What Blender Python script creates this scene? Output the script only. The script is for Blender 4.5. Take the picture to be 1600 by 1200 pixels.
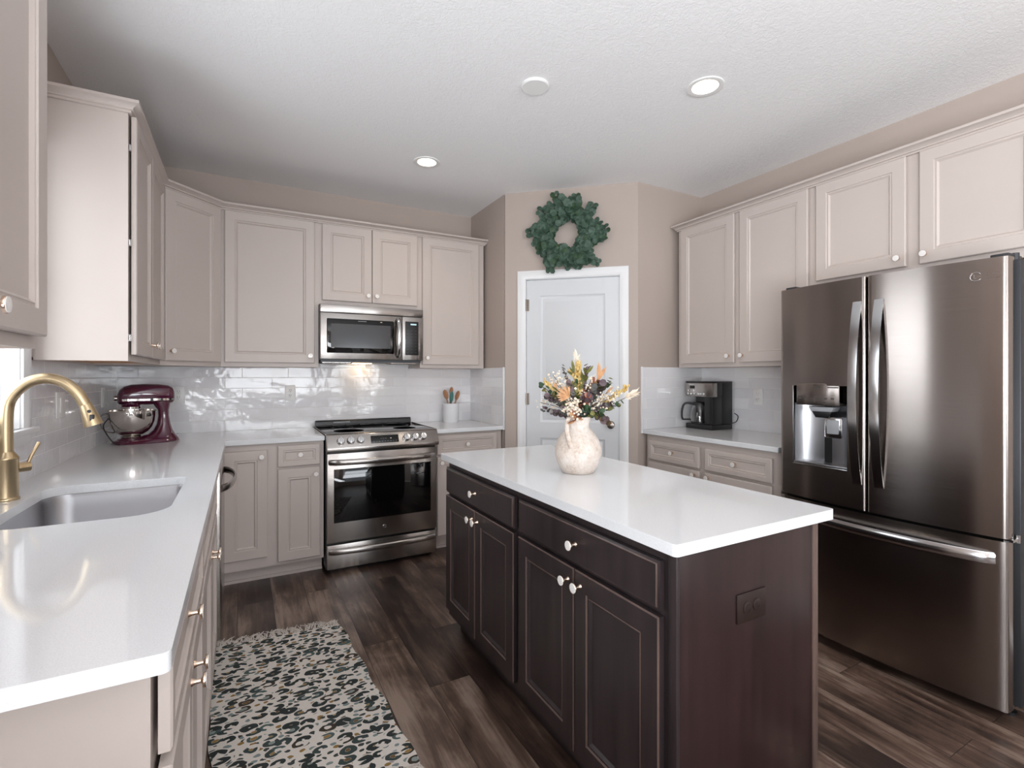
import bpy, bmesh, math, random
from mathutils import Matrix, Vector, noise
random.seed(7)
for o in list(bpy.data.objects): bpy.data.objects.remove(o)
scn = bpy.context.scene
COL = scn.collection
R = math.radians

# ------------------------------------------------------------------ camera
cam = bpy.data.cameras.new('camera'); co = bpy.data.objects.new('camera', cam); COL.objects.link(co)
co.location = (0, 0, 1.31); co.rotation_euler = (R(90), 0, R(-28.62))
cam.sensor_width = 36; cam.lens = 772 / 1600 * 36; cam.shift_y = -12.8 / 1600; cam.clip_start = .02
scn.camera = co
# ------------------------------------------------------------------ view, world, daylight
scn.view_settings.view_transform = 'Standard'; scn.view_settings.look = 'None'
scn.view_settings.gamma = 1; scn.view_settings.use_curve_mapping = False
scn.view_settings.exposure = 0.3
scn.render.use_persistent_data = False
w = bpy.data.worlds.new('sky'); scn.world = w; w.use_nodes = True
bg = w.node_tree.nodes['Background']; bg.inputs[0].default_value = (.86, .93, 1, 1); bg.inputs[1].default_value = 1.1
def area(name, loc, rot, sx, sy, power, col=(1, 1, 1), spread=180):
    l = bpy.data.lights.new(name, 'AREA'); l.shape = 'RECTANGLE'; l.size = sx; l.size_y = sy
    l.energy = power; l.color = col; l.spread = R(spread)
    o = bpy.data.objects.new(name, l); COL.objects.link(o); o.location = loc; o.rotation_euler = rot
    return o
# daylight outside the openings; rear and patio lamps aimed up as ceiling fill
area('daylight_sink_window', (-.93, 2.05, 1.65), (0, R(-90), 0), 1.1, .92, 12, (.9, .95, 1))
area('rear_window_ceiling_fill', (.55, -4.4, 1.45), (R(148), 0, 0), 1.9, 1.9, 118, (.9, .95, 1))
area('rear_window_ceiling_fill', (2.35, -4.4, 1.45), (R(148), 0, 0), 1.0, 1.9, 60, (.9, .95, 1))
area('patio_door_ceiling_fill', (-.93, -1.1, 1.15), (0, R(-148), 0), 2.1, 1.8, 182, (.92, .96, 1))  # added fill at an unseen door, lifts the ceiling and left counter

# ------------------------------------------------------------------ materials
def lin(c):
    c = c / 255
    return c / 12.92 if c <= .04045 else ((c + .055) / 1.055) ** 2.4
def rgb(r, g, b): return (lin(r), lin(g), lin(b), 1)
class NT:
    def __init__(s, name):
        s.m = bpy.data.materials.new(name); s.m.use_nodes = True; s.t = s.m.node_tree
        s.b = s.t.nodes['Principled BSDF']
    def n(s, typ, **k):
        x = s.t.nodes.new('ShaderNode' + typ)
        for a, v in k.items():
            if a.startswith('i_'):
                x.inputs[int(a[2:]) if a[2:].isdigit() else a[2:].replace('_', ' ')].default_value = v
            else: setattr(x, a, v)
        return x
    def l(s, a, b): s.t.links.new(a, b)
    def math(s, op, a, b=None, c=None):
        x = s.n('Math', operation=op)
        for i, v in enumerate((a, b, c)):
            if v is None: continue
            if isinstance(v, (int, float)): x.inputs[i].default_value = v
            else: s.l(v, x.inputs[i])
        return x.outputs[0]
    def ramp(s, fac, stops, interp='LINEAR'):
        x = s.n('ValToRGB'); x.color_ramp.interpolation = interp
        e = x.color_ramp.elements
        while len(e) < len(stops): e.new(.5)
        for el, (p, c) in zip(e, stops): el.position = p; el.color = c
        s.l(fac, x.inputs[0]); return x.outputs[0]
    def mix(s, fac, a, b, bt='MIX'):
        x = s.n('Mix', data_type='RGBA', blend_type=bt)
        for i, v in ((0, fac), (6, a), (7, b)):
            if isinstance(v, (int, float)): x.inputs[i].default_value = v
            elif isinstance(v, tuple): x.inputs[i].default_value = v
            else: s.l(v, x.inputs[i])
        return x.outputs[2]
    def bump(s, h, strength, dist=.002):
        x = s.n('Bump', i_0=strength, i_1=dist); s.l(h, x.inputs['Height']); s.l(x.outputs[0], s.b.inputs['Normal']); return x
    def coord(s, scale=(1, 1, 1)):
        c = s.n('TexCoord'); m = s.n('Mapping'); m.inputs['Scale'].default_value = scale
        s.l(c.outputs['Object'], m.inputs[0]); return m.outputs[0]
def plain(name, col, rough=.5, metal=0, **k):
    t = NT(name); t.b.inputs['Base Color'].default_value = col; t.b.inputs['Roughness'].default_value = rough
    t.b.inputs['Metallic'].default_value = metal
    for a, v in k.items(): t.b.inputs[a.replace('_', ' ')].default_value = v
    return t.m
def painted(name, col, rough, bump=.12, scale=90):
    t = NT(name); t.b.inputs['Roughness'].default_value = rough
    n = t.n('TexNoise', i_Scale=3.0, i_Detail=2.0); t.l(t.coord(), n.inputs[0])
    t.l(t.mix(n.outputs[0], tuple(c * .97 for c in col[:3]) + (1,), tuple(min(1, c * 1.03) for c in col[:3]) + (1,)), t.b.inputs['Base Color'])
    n2 = t.n('TexNoise', i_Scale=scale, i_Detail=3.0); t.l(t.coord(), n2.inputs[0]); t.bump(n2.outputs[0], bump, .0008)
    return t.m
M = {}
M['cab'] = painted('cabinet_paint', rgb(196, 184, 177), .38, .08, 60)
M['wall'] = painted('wall_paint', rgb(181, 167, 158), .7, .15, 120)
M['trimw'] = painted('white_trim_paint', rgb(232, 231, 231), .35, .05, 60)
M['doorw'] = painted('white_door_paint', rgb(214, 215, 217), .35, .05, 60)
M['maple'] = plain('raw_maple', rgb(214, 160, 112), .5)
def ceiling():
    t = NT('ceiling_knockdown'); t.b.inputs['Roughness'].default_value = .85
    t.b.inputs['Base Color'].default_value = rgb(246, 245, 245)
    v = t.coord(); n = t.n('TexNoise', i_Scale=42.0, i_Detail=5.0, i_Roughness=.6, i_Distortion=1.4); t.l(v, n.inputs[0])
    h = t.ramp(n.outputs[0], [(.42, (0, 0, 0, 1)), (.58, (1, 1, 1, 1))]); t.bump(h, .3, .003); return t.m
M['ceil'] = ceiling()
def quartz():
    t = NT('white_quartz'); t.b.inputs['Roughness'].default_value = .07; t.b.inputs['IOR'].default_value = 1.5
    n = t.n('TexNoise', i_Scale=420.0, i_Detail=2.0); t.l(t.coord(), n.inputs[0])
    t.l(t.ramp(n.outputs[0], [(.3, rgb(216, 217, 219)), (.6, rgb(226, 227, 229))]), t.b.inputs['Base Color']); return t.m
M['quartz'] = quartz()
def tile(axis):
    t = NT('subway_tile_' + axis); c = t.n('TexCoord'); s = t.n('SeparateXYZ'); t.l(c.outputs['Object'], s.inputs[0])
    k = t.n('CombineXYZ'); t.l(s.outputs['XYZ'.index(axis)], k.inputs[0]); t.l(t.math('SUBTRACT', s.outputs[2], .914), k.inputs[1])
    b = t.n('TexBrick', offset=.36, offset_frequency=2)
    for i, v in (('Scale', 1.0), ('Brick Width', .305), ('Row Height', .0765), ('Mortar Size', .0017), ('Mortar Smooth', .25), ('Bias', 0.0)):
        b.inputs[i].default_value = v
    b.inputs['Color1'].default_value = rgb(234, 233, 234); b.inputs['Color2'].default_value = rgb(222, 221, 224)
    b.inputs['Mortar'].default_value = rgb(240, 238, 237); t.l(k.outputs[0], b.inputs[0])
    t.l(b.outputs[0], t.b.inputs['Base Color'])
    t.l(t.math('MULTIPLY_ADD', b.outputs[1], .5, .08), t.b.inputs['Roughness'])
    n = t.n('TexNoise', i_Scale=9.0, i_Detail=2.0); t.l(c.outputs['Object'], n.inputs[0])
    h = t.math('SUBTRACT', t.math('MULTIPLY', n.outputs[0], 1.6), b.outputs[1]); t.bump(h, .55, .003); return t.m
M['tileX'] = tile('X'); M['tileY'] = tile('Y')
def floorm():
    t = NT('dark_vinyl_plank'); c = t.n('TexCoord'); s = t.n('SeparateXYZ'); t.l(c.outputs['Object'], s.inputs[0])
    k = t.n('CombineXYZ'); t.l(s.outputs[1], k.inputs[0]); t.l(t.math('SUBTRACT', s.outputs[0], -3.255 + .18 * 0), k.inputs[1])
    b = t.n('TexBrick', offset=.37, offset_frequency=2)
    for i, v in (('Scale', 1.0), ('Brick Width', 1.22), ('Row Height', .1795), ('Mortar Size', .0012), ('Mortar Smooth', .1), ('Bias', 0.0)):
        b.inputs[i].default_value = v
    b.inputs['Color1'].default_value = (0, 0, 0, 1); b.inputs['Color2'].default_value = (1, 1, 1, 1); b.inputs['Mortar'].default_value = (.3, .3, .3, 1)
    t.l(k.outputs[0], b.inputs[0])
    # grain that differs from plank to plank
    off = t.math('MULTIPLY', b.outputs[0], 7.0)
    k2 = t.n('CombineXYZ'); t.l(t.math('MULTIPLY', s.outputs[0], 26.0), k2.inputs[0]); t.l(t.math('MULTIPLY', s.outputs[1], 1.6), k2.inputs[1]); t.l(off, k2.inputs[2])
    g = t.n('TexNoise', i_Scale=1.0, i_Detail=7.0, i_Roughness=.68, i_Distortion=.6); t.l(k2.outputs[0], g.inputs[0])
    k3 = t.n('CombineXYZ'); t.l(t.math('MULTIPLY', s.outputs[0], 5.0), k3.inputs[0]); t.l(t.math('MULTIPLY', s.outputs[1], 2.2), k3.inputs[1]); t.l(off, k3.inputs[2])
    g2 = t.n('TexNoise', i_Scale=1.0, i_Detail=5.0, i_Roughness=.6, i_Distortion=.3); t.l(k3.outputs[0], g2.inputs[0])
    f = t.math('ADD', t.math('MULTIPLY', g.outputs[0], .5), t.math('ADD', t.math('MULTIPLY', g2.outputs[0], .62), t.math('MULTIPLY', b.outputs[0], .17)))
    col = t.ramp(f, [(.44, rgb(30, 22, 20)), (.57, rgb(54, 41, 36)), (.68, rgb(90, 71, 61)), (.82, rgb(146, 127, 114))])
    col = t.mix(b.outputs[1], col, rgb(30, 24, 22)); t.l(col, t.b.inputs['Base Color'])
    t.l(t.math('MULTIPLY_ADD', g.outputs[0], .25, .22), t.b.inputs['Roughness'])
    t.bump(t.math('SUBTRACT', t.math('MULTIPLY', g.outputs[0], .4), b.outputs[1]), .35, .0012); return t.m
M['floor'] = floorm()
def darkwood(name, c0, c1, sc=(22, 22, 1.3), rough=.33):
    t = NT(name); n = t.n('TexNoise', i_Scale=1.0, i_Detail=6.0, i_Roughness=.6, i_Distortion=.4); t.l(t.coord(sc), n.inputs[0])
    n2 = t.n('TexNoise', i_Scale=3.0, i_Detail=3.0); t.l(t.coord((1.5, 1.5, 1)), n2.inputs[0])
    f = t.math('ADD', t.math('MULTIPLY', n.outputs[0], .7), t.math('MULTIPLY', n2.outputs[0], .3))
    t.l(t.ramp(f, [(.3, c0), (.7, c1)]), t.b.inputs['Base Color']); t.b.inputs['Roughness'].default_value = rough
    t.bump(n.outputs[0], .08, .0006); return t.m
M['espresso'] = darkwood('espresso_stain', rgb(34, 28, 29), rgb(58, 48, 49))
M['espresso_end'] = darkwood('espresso_end_panel', rgb(26, 15, 15), rgb(50, 32, 32), rough=.3)
M['wear'] = darkwood('espresso_worn_edge', rgb(66, 54, 51), rgb(104, 84, 76))
M['gap'] = plain('dark_gap', rgb(28, 26, 26), .6)
def steel(name, col, rough, aniso=.6, axis='Z', rot=0.0, amp=.12):
    t = NT(name); t.b.inputs['Base Color'].default_value = col; t.b.inputs['Metallic'].default_value = 1
    n = t.n('TexNoise', i_Scale=1.0, i_Detail=3.0); t.l(t.coord({'Z': (4, 4, 500), 'X': (300, 4, 4)}[axis]), n.inputs[0])
    t.l(t.math('MULTIPLY_ADD', n.outputs[0], amp, rough - amp / 2), t.b.inputs['Roughness'])
    t.b.inputs['Anisotropic'].default_value = aniso; t.b.inputs['Anisotropic Rotation'].default_value = rot
    tg = t.n('CombineXYZ'); tg.inputs[{'Z': 2, 'X': 0}[axis]].default_value = 1; t.l(tg.outputs[0], t.b.inputs['Tangent'])
    return t.m
M['steel'] = steel('brushed_steel', rgb(166, 161, 157), .24, .75)
M['fridge'] = steel('fridge_steel', rgb(158, 150, 145), .2, .85)
M['chrome'] = plain('satin_chrome', rgb(205, 205, 206), .16, 1)
M['sink'] = steel('sink_steel', rgb(158, 158, 161), .3, .5, 'X', amp=.04)
M['mirror'] = plain('polished_steel', rgb(196, 190, 184), .07, 1)
M['gold'] = plain('brushed_champagne_gold', rgb(190, 169, 136), .3, 1)
M['rosegold'] = plain('rose_gold', rgb(224, 200, 180), .2, 1)
M['knobface'] = plain('pearl_white_glass', rgb(238, 234, 230), .12, 0, Coat_Weight=.5)
M['black'] = plain('black_plastic', rgb(22, 22, 23), .35)
M['blackglass'] = plain('black_glass', rgb(7, 7, 8), .04, 0)
M['greyglass'] = plain('microwave_mesh_glass', rgb(62, 62, 64), .12, 0)
M['cooktop'] = plain('ceramic_cooktop', rgb(30, 30, 32), .05, 0)
M['darkmetal'] = plain('charcoal_metal', rgb(62, 63, 66), .4, .6)
M['grey'] = plain('grey_plastic', rgb(150, 152, 155), .35)
M['white'] = plain('white_plastic', rgb(236, 235, 233), .35)
M['slot'] = plain('slot_shadow_plastic', rgb(60, 58, 56), .5)
M['nickel'] = plain('satin_nickel', rgb(150, 140, 132), .28, 1)
M['bronze'] = plain('dark_bronze_plate', rgb(36, 24, 21), .4, 0)
M['plum'] = plain('plum_enamel', rgb(78, 20, 48), .12, 0, Coat_Weight=1.0, Coat_Roughness=.04)
M['ceramic'] = plain('white_ceramic', rgb(228, 228, 230), .4)
M['woodspoon'] = plain('wooden_spoon', rgb(178, 128, 94), .6)
M['teal'] = plain('teal_glaze', rgb(70, 118, 110), .3)
def emis(name, col, s):
    t = NT(name); t.b.inputs['Emission Color'].default_value = col; t.b.inputs['Emission Strength'].default_value = s; t.b.inputs['Base Color'].default_value = col; return t.m
M['lamp'] = emis('lit_lens', (1, .86, .66, 1), 9)
M['warmlamp'] = emis('warm_hood_lens', (1, .72, .4, 1), 8)
M['led'] = emis('display_digits', (.6, .85, .9, 1), .12)
def pane():
    t = NT('window_glass'); o = t.t.nodes['Material Output']; tr = t.n('BsdfTransparent'); gl = t.n('BsdfGlossy'); gl.inputs['Roughness'].default_value = .02
    mx = t.n('MixShader', i_0=.07); t.l(tr.outputs[0], mx.inputs[1]); t.l(gl.outputs[0], mx.inputs[2]); t.l(mx.outputs[0], o.inputs[0]); return t.m
M['pane'] = pane()
M['glass'] = plain('clear_glass', (1, 1, 1, 1), .02, 0, Transmission_Weight=1.0, IOR=1.45)
def potm():
    t = NT('weathered_stoneware'); t.b.inputs['Roughness'].default_value = .75
    n = t.n('TexNoise', i_Scale=14.0, i_Detail=8.0, i_Roughness=.7); t.l(t.coord(), n.inputs[0])
    n2 = t.n('TexNoise', i_Scale=120.0, i_Detail=3.0); t.l(t.coord(), n2.inputs[0])
    f = t.math('ADD', t.math('MULTIPLY', n.outputs[0], .75), t.math('MULTIPLY', n2.outputs[0], .25))
    t.l(t.ramp(f, [(.34, rgb(176, 156, 142)), (.46, rgb(204, 190, 178)), (.6, rgb(218, 210, 203))]), t.b.inputs['Base Color']); t.bump(f, .5, .004); return t.m
M['pot'] = potm()
def rugm():
    t = NT('leopard_rug_weave'); t.b.inputs['Roughness'].default_value = .95
    v = t.coord((1, 1, 1)); ds = t.n('TexNoise', i_Scale=26.0, i_Detail=2.0); t.l(v, ds.inputs[0])
    vm = t.n('VectorMath', operation='MULTIPLY_ADD'); t.l(ds.outputs[1], vm.inputs[0]); vm.inputs[1].default_value = (.022, .016, 0); t.l(v, vm.inputs[2])
    mp = t.n('Mapping'); mp.inputs['Scale'].default_value = (14.5, 22, 1); mp.inputs['Rotation'].default_value = (0, 0, .16); t.l(vm.outputs[0], mp.inputs[0])
    vo = t.n('TexVoronoi', voronoi_dimensions='2D', i_Scale=1.0, i_Randomness=.82); t.l(mp.outputs[0], vo.inputs[0])
    d = vo.outputs['Distance']; sep = t.n('SeparateColor'); t.l(vo.outputs['Color'], sep.inputs[0])
    # ring broken open on one side
    lv = t.n('VectorMath', operation='SUBTRACT'); t.l(mp.outputs[0], lv.inputs[0]); t.l(vo.outputs['Position'], lv.inputs[1])
    sx = t.n('SeparateXYZ'); t.l(lv.outputs[0], sx.inputs[0]); ang = t.math('ARCTAN2', sx.outputs[1], sx.outputs[0])
    ra = t.math('ADD', ang, t.math('MULTIPLY', sep.outputs[0], 6.28)); br = t.math('COSINE', ra)
    outer = t.math('LESS_THAN', d, t.math('MULTIPLY_ADD', sep.outputs[2], .1, .35))
    inner = t.math('GREATER_THAN', d, t.math('MULTIPLY_ADD', sep.outputs[1], .17, .03))
    openr = t.math('LESS_THAN', br, t.math('MULTIPLY_ADD', sep.outputs[2], .5, .55))
    ring = t.math('MULTIPLY', t.math('MULTIPLY', outer, inner), openr)
    core = t.math('MULTIPLY', t.math('LESS_THAN', d, t.math('MULTIPLY_ADD', sep.outputs[1], .17, .02)), t.math('GREATER_THAN', sep.outputs[0], .45))
    # small filler spots between the rosettes
    vs = t.n('TexVoronoi', voronoi_dimensions='2D', i_Scale=1.9, i_Randomness=1.0); t.l(mp.outputs[0], vs.inputs[0])
    sp2 = t.n('SeparateColor'); t.l(vs.outputs['Color'], sp2.inputs[0])
    far = t.math('GREATER_THAN', d, .5); dot = t.math('MULTIPLY', t.math('LESS_THAN', vs.outputs['Distance'], .3), far)
    tone = t.ramp(sep.outputs[1], [(0, rgb(40, 48, 46)), (.5, rgb(54, 66, 64)), (.78, rgb(74, 92, 90)), (.9, rgb(58, 50, 40))], 'CONSTANT')
    warm = t.ramp(sep.outputs[2], [(0, rgb(150, 118, 70)), (.4, rgb(134, 146, 142)), (.7, rgb(108, 82, 46))], 'CONSTANT')
    dotc = t.ramp(sp2.outputs[0], [(0, rgb(56, 62, 60)), (.5, rgb(124, 136, 134)), (.8, rgb(140, 108, 60))], 'CONSTANT')
    col = t.mix(dot, rgb(216, 208, 200), dotc); col = t.mix(core, col, warm); col = t.mix(ring, col, tone)
    wv = t.n('TexWave', i_Scale=120.0); t.l(v, wv.inputs[0]); nn = t.n('TexNoise', i_Scale=260.0); t.l(v, nn.inputs[0])
    col = t.mix(.18, col, nn.outputs[1], 'SOFT_LIGHT'); t.l(col, t.b.inputs['Base Color'])
    t.bump(nn.outputs[0], .8, .003); return t.m
M['rug'] = rugm()
M['fringe'] = plain('cotton_fringe', rgb(205, 196, 188), .95)
def leaf(name, c, c2, rough=.6):
    t = NT(name); n = t.n('TexNoise', i_Scale=30.0, i_Detail=2.0); t.l(t.coord(), n.inputs[0])
    t.l(t.ramp(n.outputs[0], [(.35, c), (.65, c2)]), t.b.inputs['Base Color']); t.b.inputs['Roughness'].default_value = rough; return t.m
M['euc'] = leaf('eucalyptus_green', rgb(42, 66, 52), rgb(76, 100, 84))
M['eucd'] = leaf('deep_green_leaf', rgb(36, 62, 40), rgb(62, 88, 58))
M['plumleaf'] = leaf('dusky_plum_leaf', rgb(76, 62, 68), rgb(112, 92, 96))
M['dustleaf'] = leaf('grey_green_leaf', rgb(70, 72, 70), rgb(110, 108, 104))
M['tan'] = leaf('tan_dried_leaf', rgb(178, 126, 84), rgb(208, 162, 118))
M['rust'] = leaf('rust_petal', rgb(132, 74, 58), rgb(168, 110, 90))
M['creamf'] = leaf('cream_blossom', rgb(226, 206, 180), rgb(244, 234, 218))
M['wheat'] = leaf('wheat_gold', rgb(188, 152, 82), rgb(222, 196, 134))
M['olive'] = leaf('olive_leaf', rgb(88, 90, 44), rgb(124, 120, 66))
M['stem'] = plain('brown_stem', rgb(92, 74, 52), .8)

# ------------------------------------------------------------------ mesh helpers
class MB:
    def __init__(s): s.bm = bmesh.new(); s.mi = 0
    def _fin(s, faces, smooth=False):
        for f in faces: f.material_index = s.mi; f.smooth = smooth
    def box(s, x0, x1, y0, y1, z0, z1, bev=0, seg=2):
        vs = [s.bm.verts.new((x, y, z)) for x in (x0, x1) for y in (y0, y1) for z in (z0, z1)]
        q = [(0, 1, 3, 2), (4, 6, 7, 5), (0, 4, 5, 1), (2, 3, 7, 6), (0, 2, 6, 4), (1, 5, 7, 3)]
        fs = [s.bm.faces.new([vs[i] for i in a]) for a in q]; s._fin(fs)
        if bev:
            es = list({e for f in fs for e in f.edges})
            r = bmesh.ops.bevel(s.bm, geom=es, offset=bev, segments=seg, affect='EDGES', profile=.5)
            s._fin(r['faces'], True)
        return fs
    def poly(s, pts, h, up=(0, 0, 1), bev=0):
        """prism: pts (3d) extruded along up*h"""
        v0 = [s.bm.verts.new(p) for p in pts]; u = Vector(up) * h
        v1 = [s.bm.verts.new(Vector(p) + u) for p in pts]; n = len(pts)
        fs = [s.bm.faces.new(v0[::-1]), s.bm.faces.new(v1)] + [s.bm.faces.new([v0[i], v0[(i + 1) % n], v1[(i + 1) % n], v1[i]]) for i in range(n)]
        s._fin(fs)
        if bev:
            es = list({e for f in fs for e in f.edges}); r = bmesh.ops.bevel(s.bm, geom=es, offset=bev, segments=2, affect='EDGES', profile=.5); s._fin(r['faces'], True)
        return fs
    def rings(s, w, h, loops, mats=None, x0=0, z0=0, cap=True, back=True):
        """concentric rectangles in the XZ plane; loops = (inset, y)"""
        L = []
        for ins, y in loops:
            L.append([s.bm.verts.new((x0 + a, y, z0 + b)) for a, b in ((ins, ins), (w - ins, ins), (w - ins, h - ins), (ins, h - ins))])
        for i in range(len(L) - 1):
            for j in range(4):
                f = s.bm.faces.new([L[i][j], L[i][(j + 1) % 4], L[i + 1][(j + 1) % 4], L[i + 1][j]]); f.material_index = mats[i] if mats else s.mi
        if cap: s.bm.faces.new(L[-1]).material_index = (mats[-1] if mats else s.mi)
        if back: s.bm.faces.new(L[0][::-1]).material_index = s.mi
    def tube(s, pts, rad, n=12, cap=True, flat=None):
        pts = [Vector(p) for p in pts]; rr = rad if isinstance(rad, (list, tuple)) else [rad] * len(pts)
        t = (pts[1] - pts[0]).normalized(); a = Vector((0, 0, 1)) if abs(t.z) < .9 else Vector((1, 0, 0))
        nrm = t.cross(a).normalized(); prev = None; first = None; fs = []
        for i, p in enumerate(pts):
            if i == 0: tt = pts[1] - pts[0]
            elif i == len(pts) - 1: tt = pts[-1] - pts[-2]
            else: tt = (pts[i + 1] - pts[i]).normalized() + (pts[i] - pts[i - 1]).normalized()
            if tt.length < 1e-9: tt = t
            tt.normalize(); nrm = (nrm - tt * nrm.dot(tt)).normalized(); bn = tt.cross(nrm)
            k1, k2 = flat if flat else (1, 1)
            ring = [s.bm.verts.new(p + (nrm * math.cos(2 * math.pi * j / n) * k1 + bn * math.sin(2 * math.pi * j / n) * k2) * rr[i]) for j in range(n)]
            if prev: fs += [s.bm.faces.new([prev[j], prev[(j + 1) % n], ring[(j + 1) % n], ring[j]]) for j in range(n)]
            else: first = ring
            prev = ring
        s._fin(fs, True)
        if cap: s._fin([s.bm.faces.new(first[::-1]), s.bm.faces.new(prev)])
    def cyl(s, p0, p1, r0, r1=None, n=24, cap=True): s.tube([p0, p1], [r0, r0 if r1 is None else r1], n, cap)
    def lathe(s, prof, c=(0, 0, 0), n=32, axis='Z', fn=None):
        """prof: (r, h) list. axis Z up, or -Y outwards"""
        prev = None; fs = []
        for r, h in prof:
            ring = []
            for j in range(n):
                a = 2 * math.pi * j / n; rr = r * (fn(a, h) if fn else 1)
                p = (rr * math.cos(a), rr * math.sin(a), h) if axis == 'Z' else (rr * math.cos(a), -h, rr * math.sin(a))
                ring.append(s.bm.verts.new((p[0] + c[0], p[1] + c[1], p[2] + c[2])))
            if prev: fs += [s.bm.faces.new([prev[j], prev[(j + 1) % n], ring[(j + 1) % n], ring[j]]) for j in range(n)]
            else: first = ring
            prev = ring
        s._fin(fs, True)
        s._fin([s.bm.faces.new(first[::-1]), s.bm.faces.new(prev)])
    def sphere(s, c, r, sc=(1, 1, 1), sub=2):
        g = bmesh.ops.create_icosphere(s.bm, subdivisions=sub, radius=r, matrix=Matrix.Translation(c) @ Matrix.Diagonal((*sc, 1)))
        s._fin({f for v in g['verts'] for f in v.link_faces}, True)
    def sheet(s, f, nu, nv, smooth=True, closed=False):
        g = [[s.bm.verts.new(f(i / nu, j / nv)) for j in range(nv + 1)] for i in range(nu + 1)]
        s._fin([s.bm.faces.new([g[i][j], g[i + 1][j], g[i + 1][j + 1], g[i][j + 1]]) for i in range(nu) for j in range(nv)], smooth)
    def leafdisc(s, c, n, r, cup=.25, asp=1.0, roll=0, mi=None, k=7):
        """thin round leaf, cupped"""
        n = Vector(n).normalized(); a = n.orthogonal().normalized(); b = n.cross(a)
        ca, sa = math.cos(roll), math.sin(roll); a, b = a * ca + b * sa, b * ca - a * sa; c = Vector(c)
        m = s.bm.verts.new(c - n * r * cup * .5); rg = []
        for j in range(k):
            t = 2 * math.pi * j / k; rg.append(s.bm.verts.new(c + (a * math.cos(t) * asp + b * math.sin(t)) * r + n * r * cup * (.5 + .3 * math.cos(2 * t))))
        fs = [s.bm.faces.new([m, rg[j], rg[(j + 1) % k]]) for j in range(k)]; s._fin(fs, True)
        if mi is not None:
            for f in fs: f.material_index = mi
    def blade(s, p0, p1, wdt, nrm=None, bend=0, seg=4, mi=None):
        p0 = Vector(p0); p1 = Vector(p1); d = p1 - p0; nv = Vector(nrm) if nrm else d.orthogonal(); nv = (nv - d * nv.dot(d) / d.length_squared).normalized()
        sd = d.cross(nv).normalized(); row = []
        for i in range(seg + 1):
            t = i / seg; c = p0 + d * t + nv * bend * math.sin(t * math.pi) ; ww = wdt * (math.sin(math.pi * min(1, .08 + t * .92)) ** .8) + .0003
            row.append((s.bm.verts.new(c - sd * ww + nv * ww * .25), s.bm.verts.new(c), s.bm.verts.new(c + sd * ww + nv * ww * .25)))
        fs = []
        for i in range(seg):
            a, b = row[i], row[i + 1]; fs += [s.bm.faces.new([a[0], a[1], b[1], b[0]]), s.bm.faces.new([a[1], a[2], b[2], b[1]])]
        s._fin(fs, True)
        if mi is not None:
            for f in fs: f.material_index = mi
    def build(s, name, mat, parent=None, T=None, merge=False):
        if T is not None: s.bm.transform(T)
        if merge: bmesh.ops.remove_doubles(s.bm, verts=s.bm.verts, dist=1e-5)
        bmesh.ops.recalc_face_normals(s.bm, faces=s.bm.faces)
        me = bpy.data.meshes.new(name); s.bm.to_mesh(me); s.bm.free(); me.set_sharp_from_angle(angle=R(38))
        for m in (mat if isinstance(mat, (list, tuple)) else [mat]): me.materials.append(m)
        o = bpy.data.objects.new(name, me); COL.objects.link(o)
        if parent is not None:
            o.parent = parent; L = Vector(parent.location); p = parent.parent
            if p is None and parent.type == 'EMPTY': o.location = -L
            if parent.type != 'EMPTY': o.location = (0, 0, 0)
        return o
def thing(name, label, cat, loc, group=None):
    o = bpy.data.objects.new(name, None); COL.objects.link(o); o.location = loc; o.empty_display_size = .05
    o['label'] = label; o['category'] = cat
    if group: o['group'] = group
    return o
def tag(o, label, cat, group=None):
    o['label'] = label; o['category'] = cat
    if group: o['group'] = group
    return o
def struct(o, label=None):
    o['kind'] = 'structure'
    if label: o['label'] = label
    return o
def frame(x, y, deg, z=0): return Matrix.Translation((x, y, z)) @ Matrix.Rotation(R(deg), 4, 'Z')
def text(s, name, size, mat, parent, T, depth=.0004, bold=False):
    c = bpy.data.curves.new(name, 'FONT'); c.body = s; c.size = size; c.extrude = depth; c.align_x = 'CENTER'; c.align_y = 'CENTER'
    o = bpy.data.objects.new(name, c); COL.objects.link(o)
    bpy.context.view_layer.update()
    me = bpy.data.meshes.new_from_object(o); bpy.data.objects.remove(o)
    me.transform(T @ Matrix.Rotation(R(90), 4, 'X')); me.materials.clear(); me.materials.append(mat)
    o = bpy.data.objects.new(name, me); COL.objects.link(o); o.parent = parent
    if parent.type == 'EMPTY': o.location = -Vector(parent.location)
    return o

XL, YB, XP, PY1, PX2, YN, XR, ZC = -.735, 4.10, 1.815, 3.44, 2.563, 2.755, 3.24, 2.742
YR = -4.2
# ------------------------------------------------------------------ room shell
b = MB(); b.box(XL - .2, XR + .2, YR - .2, YB + .2, -.1, 0); struct(b.build('floor', M['floor']), 'dark brown wood-look plank floor')
CANS = [(2.012, 1.69), (1.085, 3.18)]
b = MB(); es = []
loops = [[(XL - .2, YR - .2), (XR + .2, YR - .2), (XR + .2, YB + .2), (XL - .2, YB + .2)]] + [[(x + .064 * math.cos(2 * math.pi * i / 32), y + .064 * math.sin(2 * math.pi * i / 32)) for i in range(32)] for x, y in CANS]
for lp in loops:
    vs_ = [b.bm.verts.new((x, y, ZC)) for x, y in lp]; es += [b.bm.edges.new((vs_[i], vs_[(i + 1) % len(vs_)])) for i in range(len(vs_))]
bmesh.ops.triangle_fill(b.bm, use_beauty=True, edges=es, normal=(0, 0, -1))
b.box(XL - .2, XR + .2, YR - .2, YB + .2, ZC + .12, ZC + .16); struct(b.build('ceiling', M['ceil']), 'white knockdown textured ceiling')
WY0, WY1, WZ0, WZ1 = 1.62, 2.485, 1.115, 2.2
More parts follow.
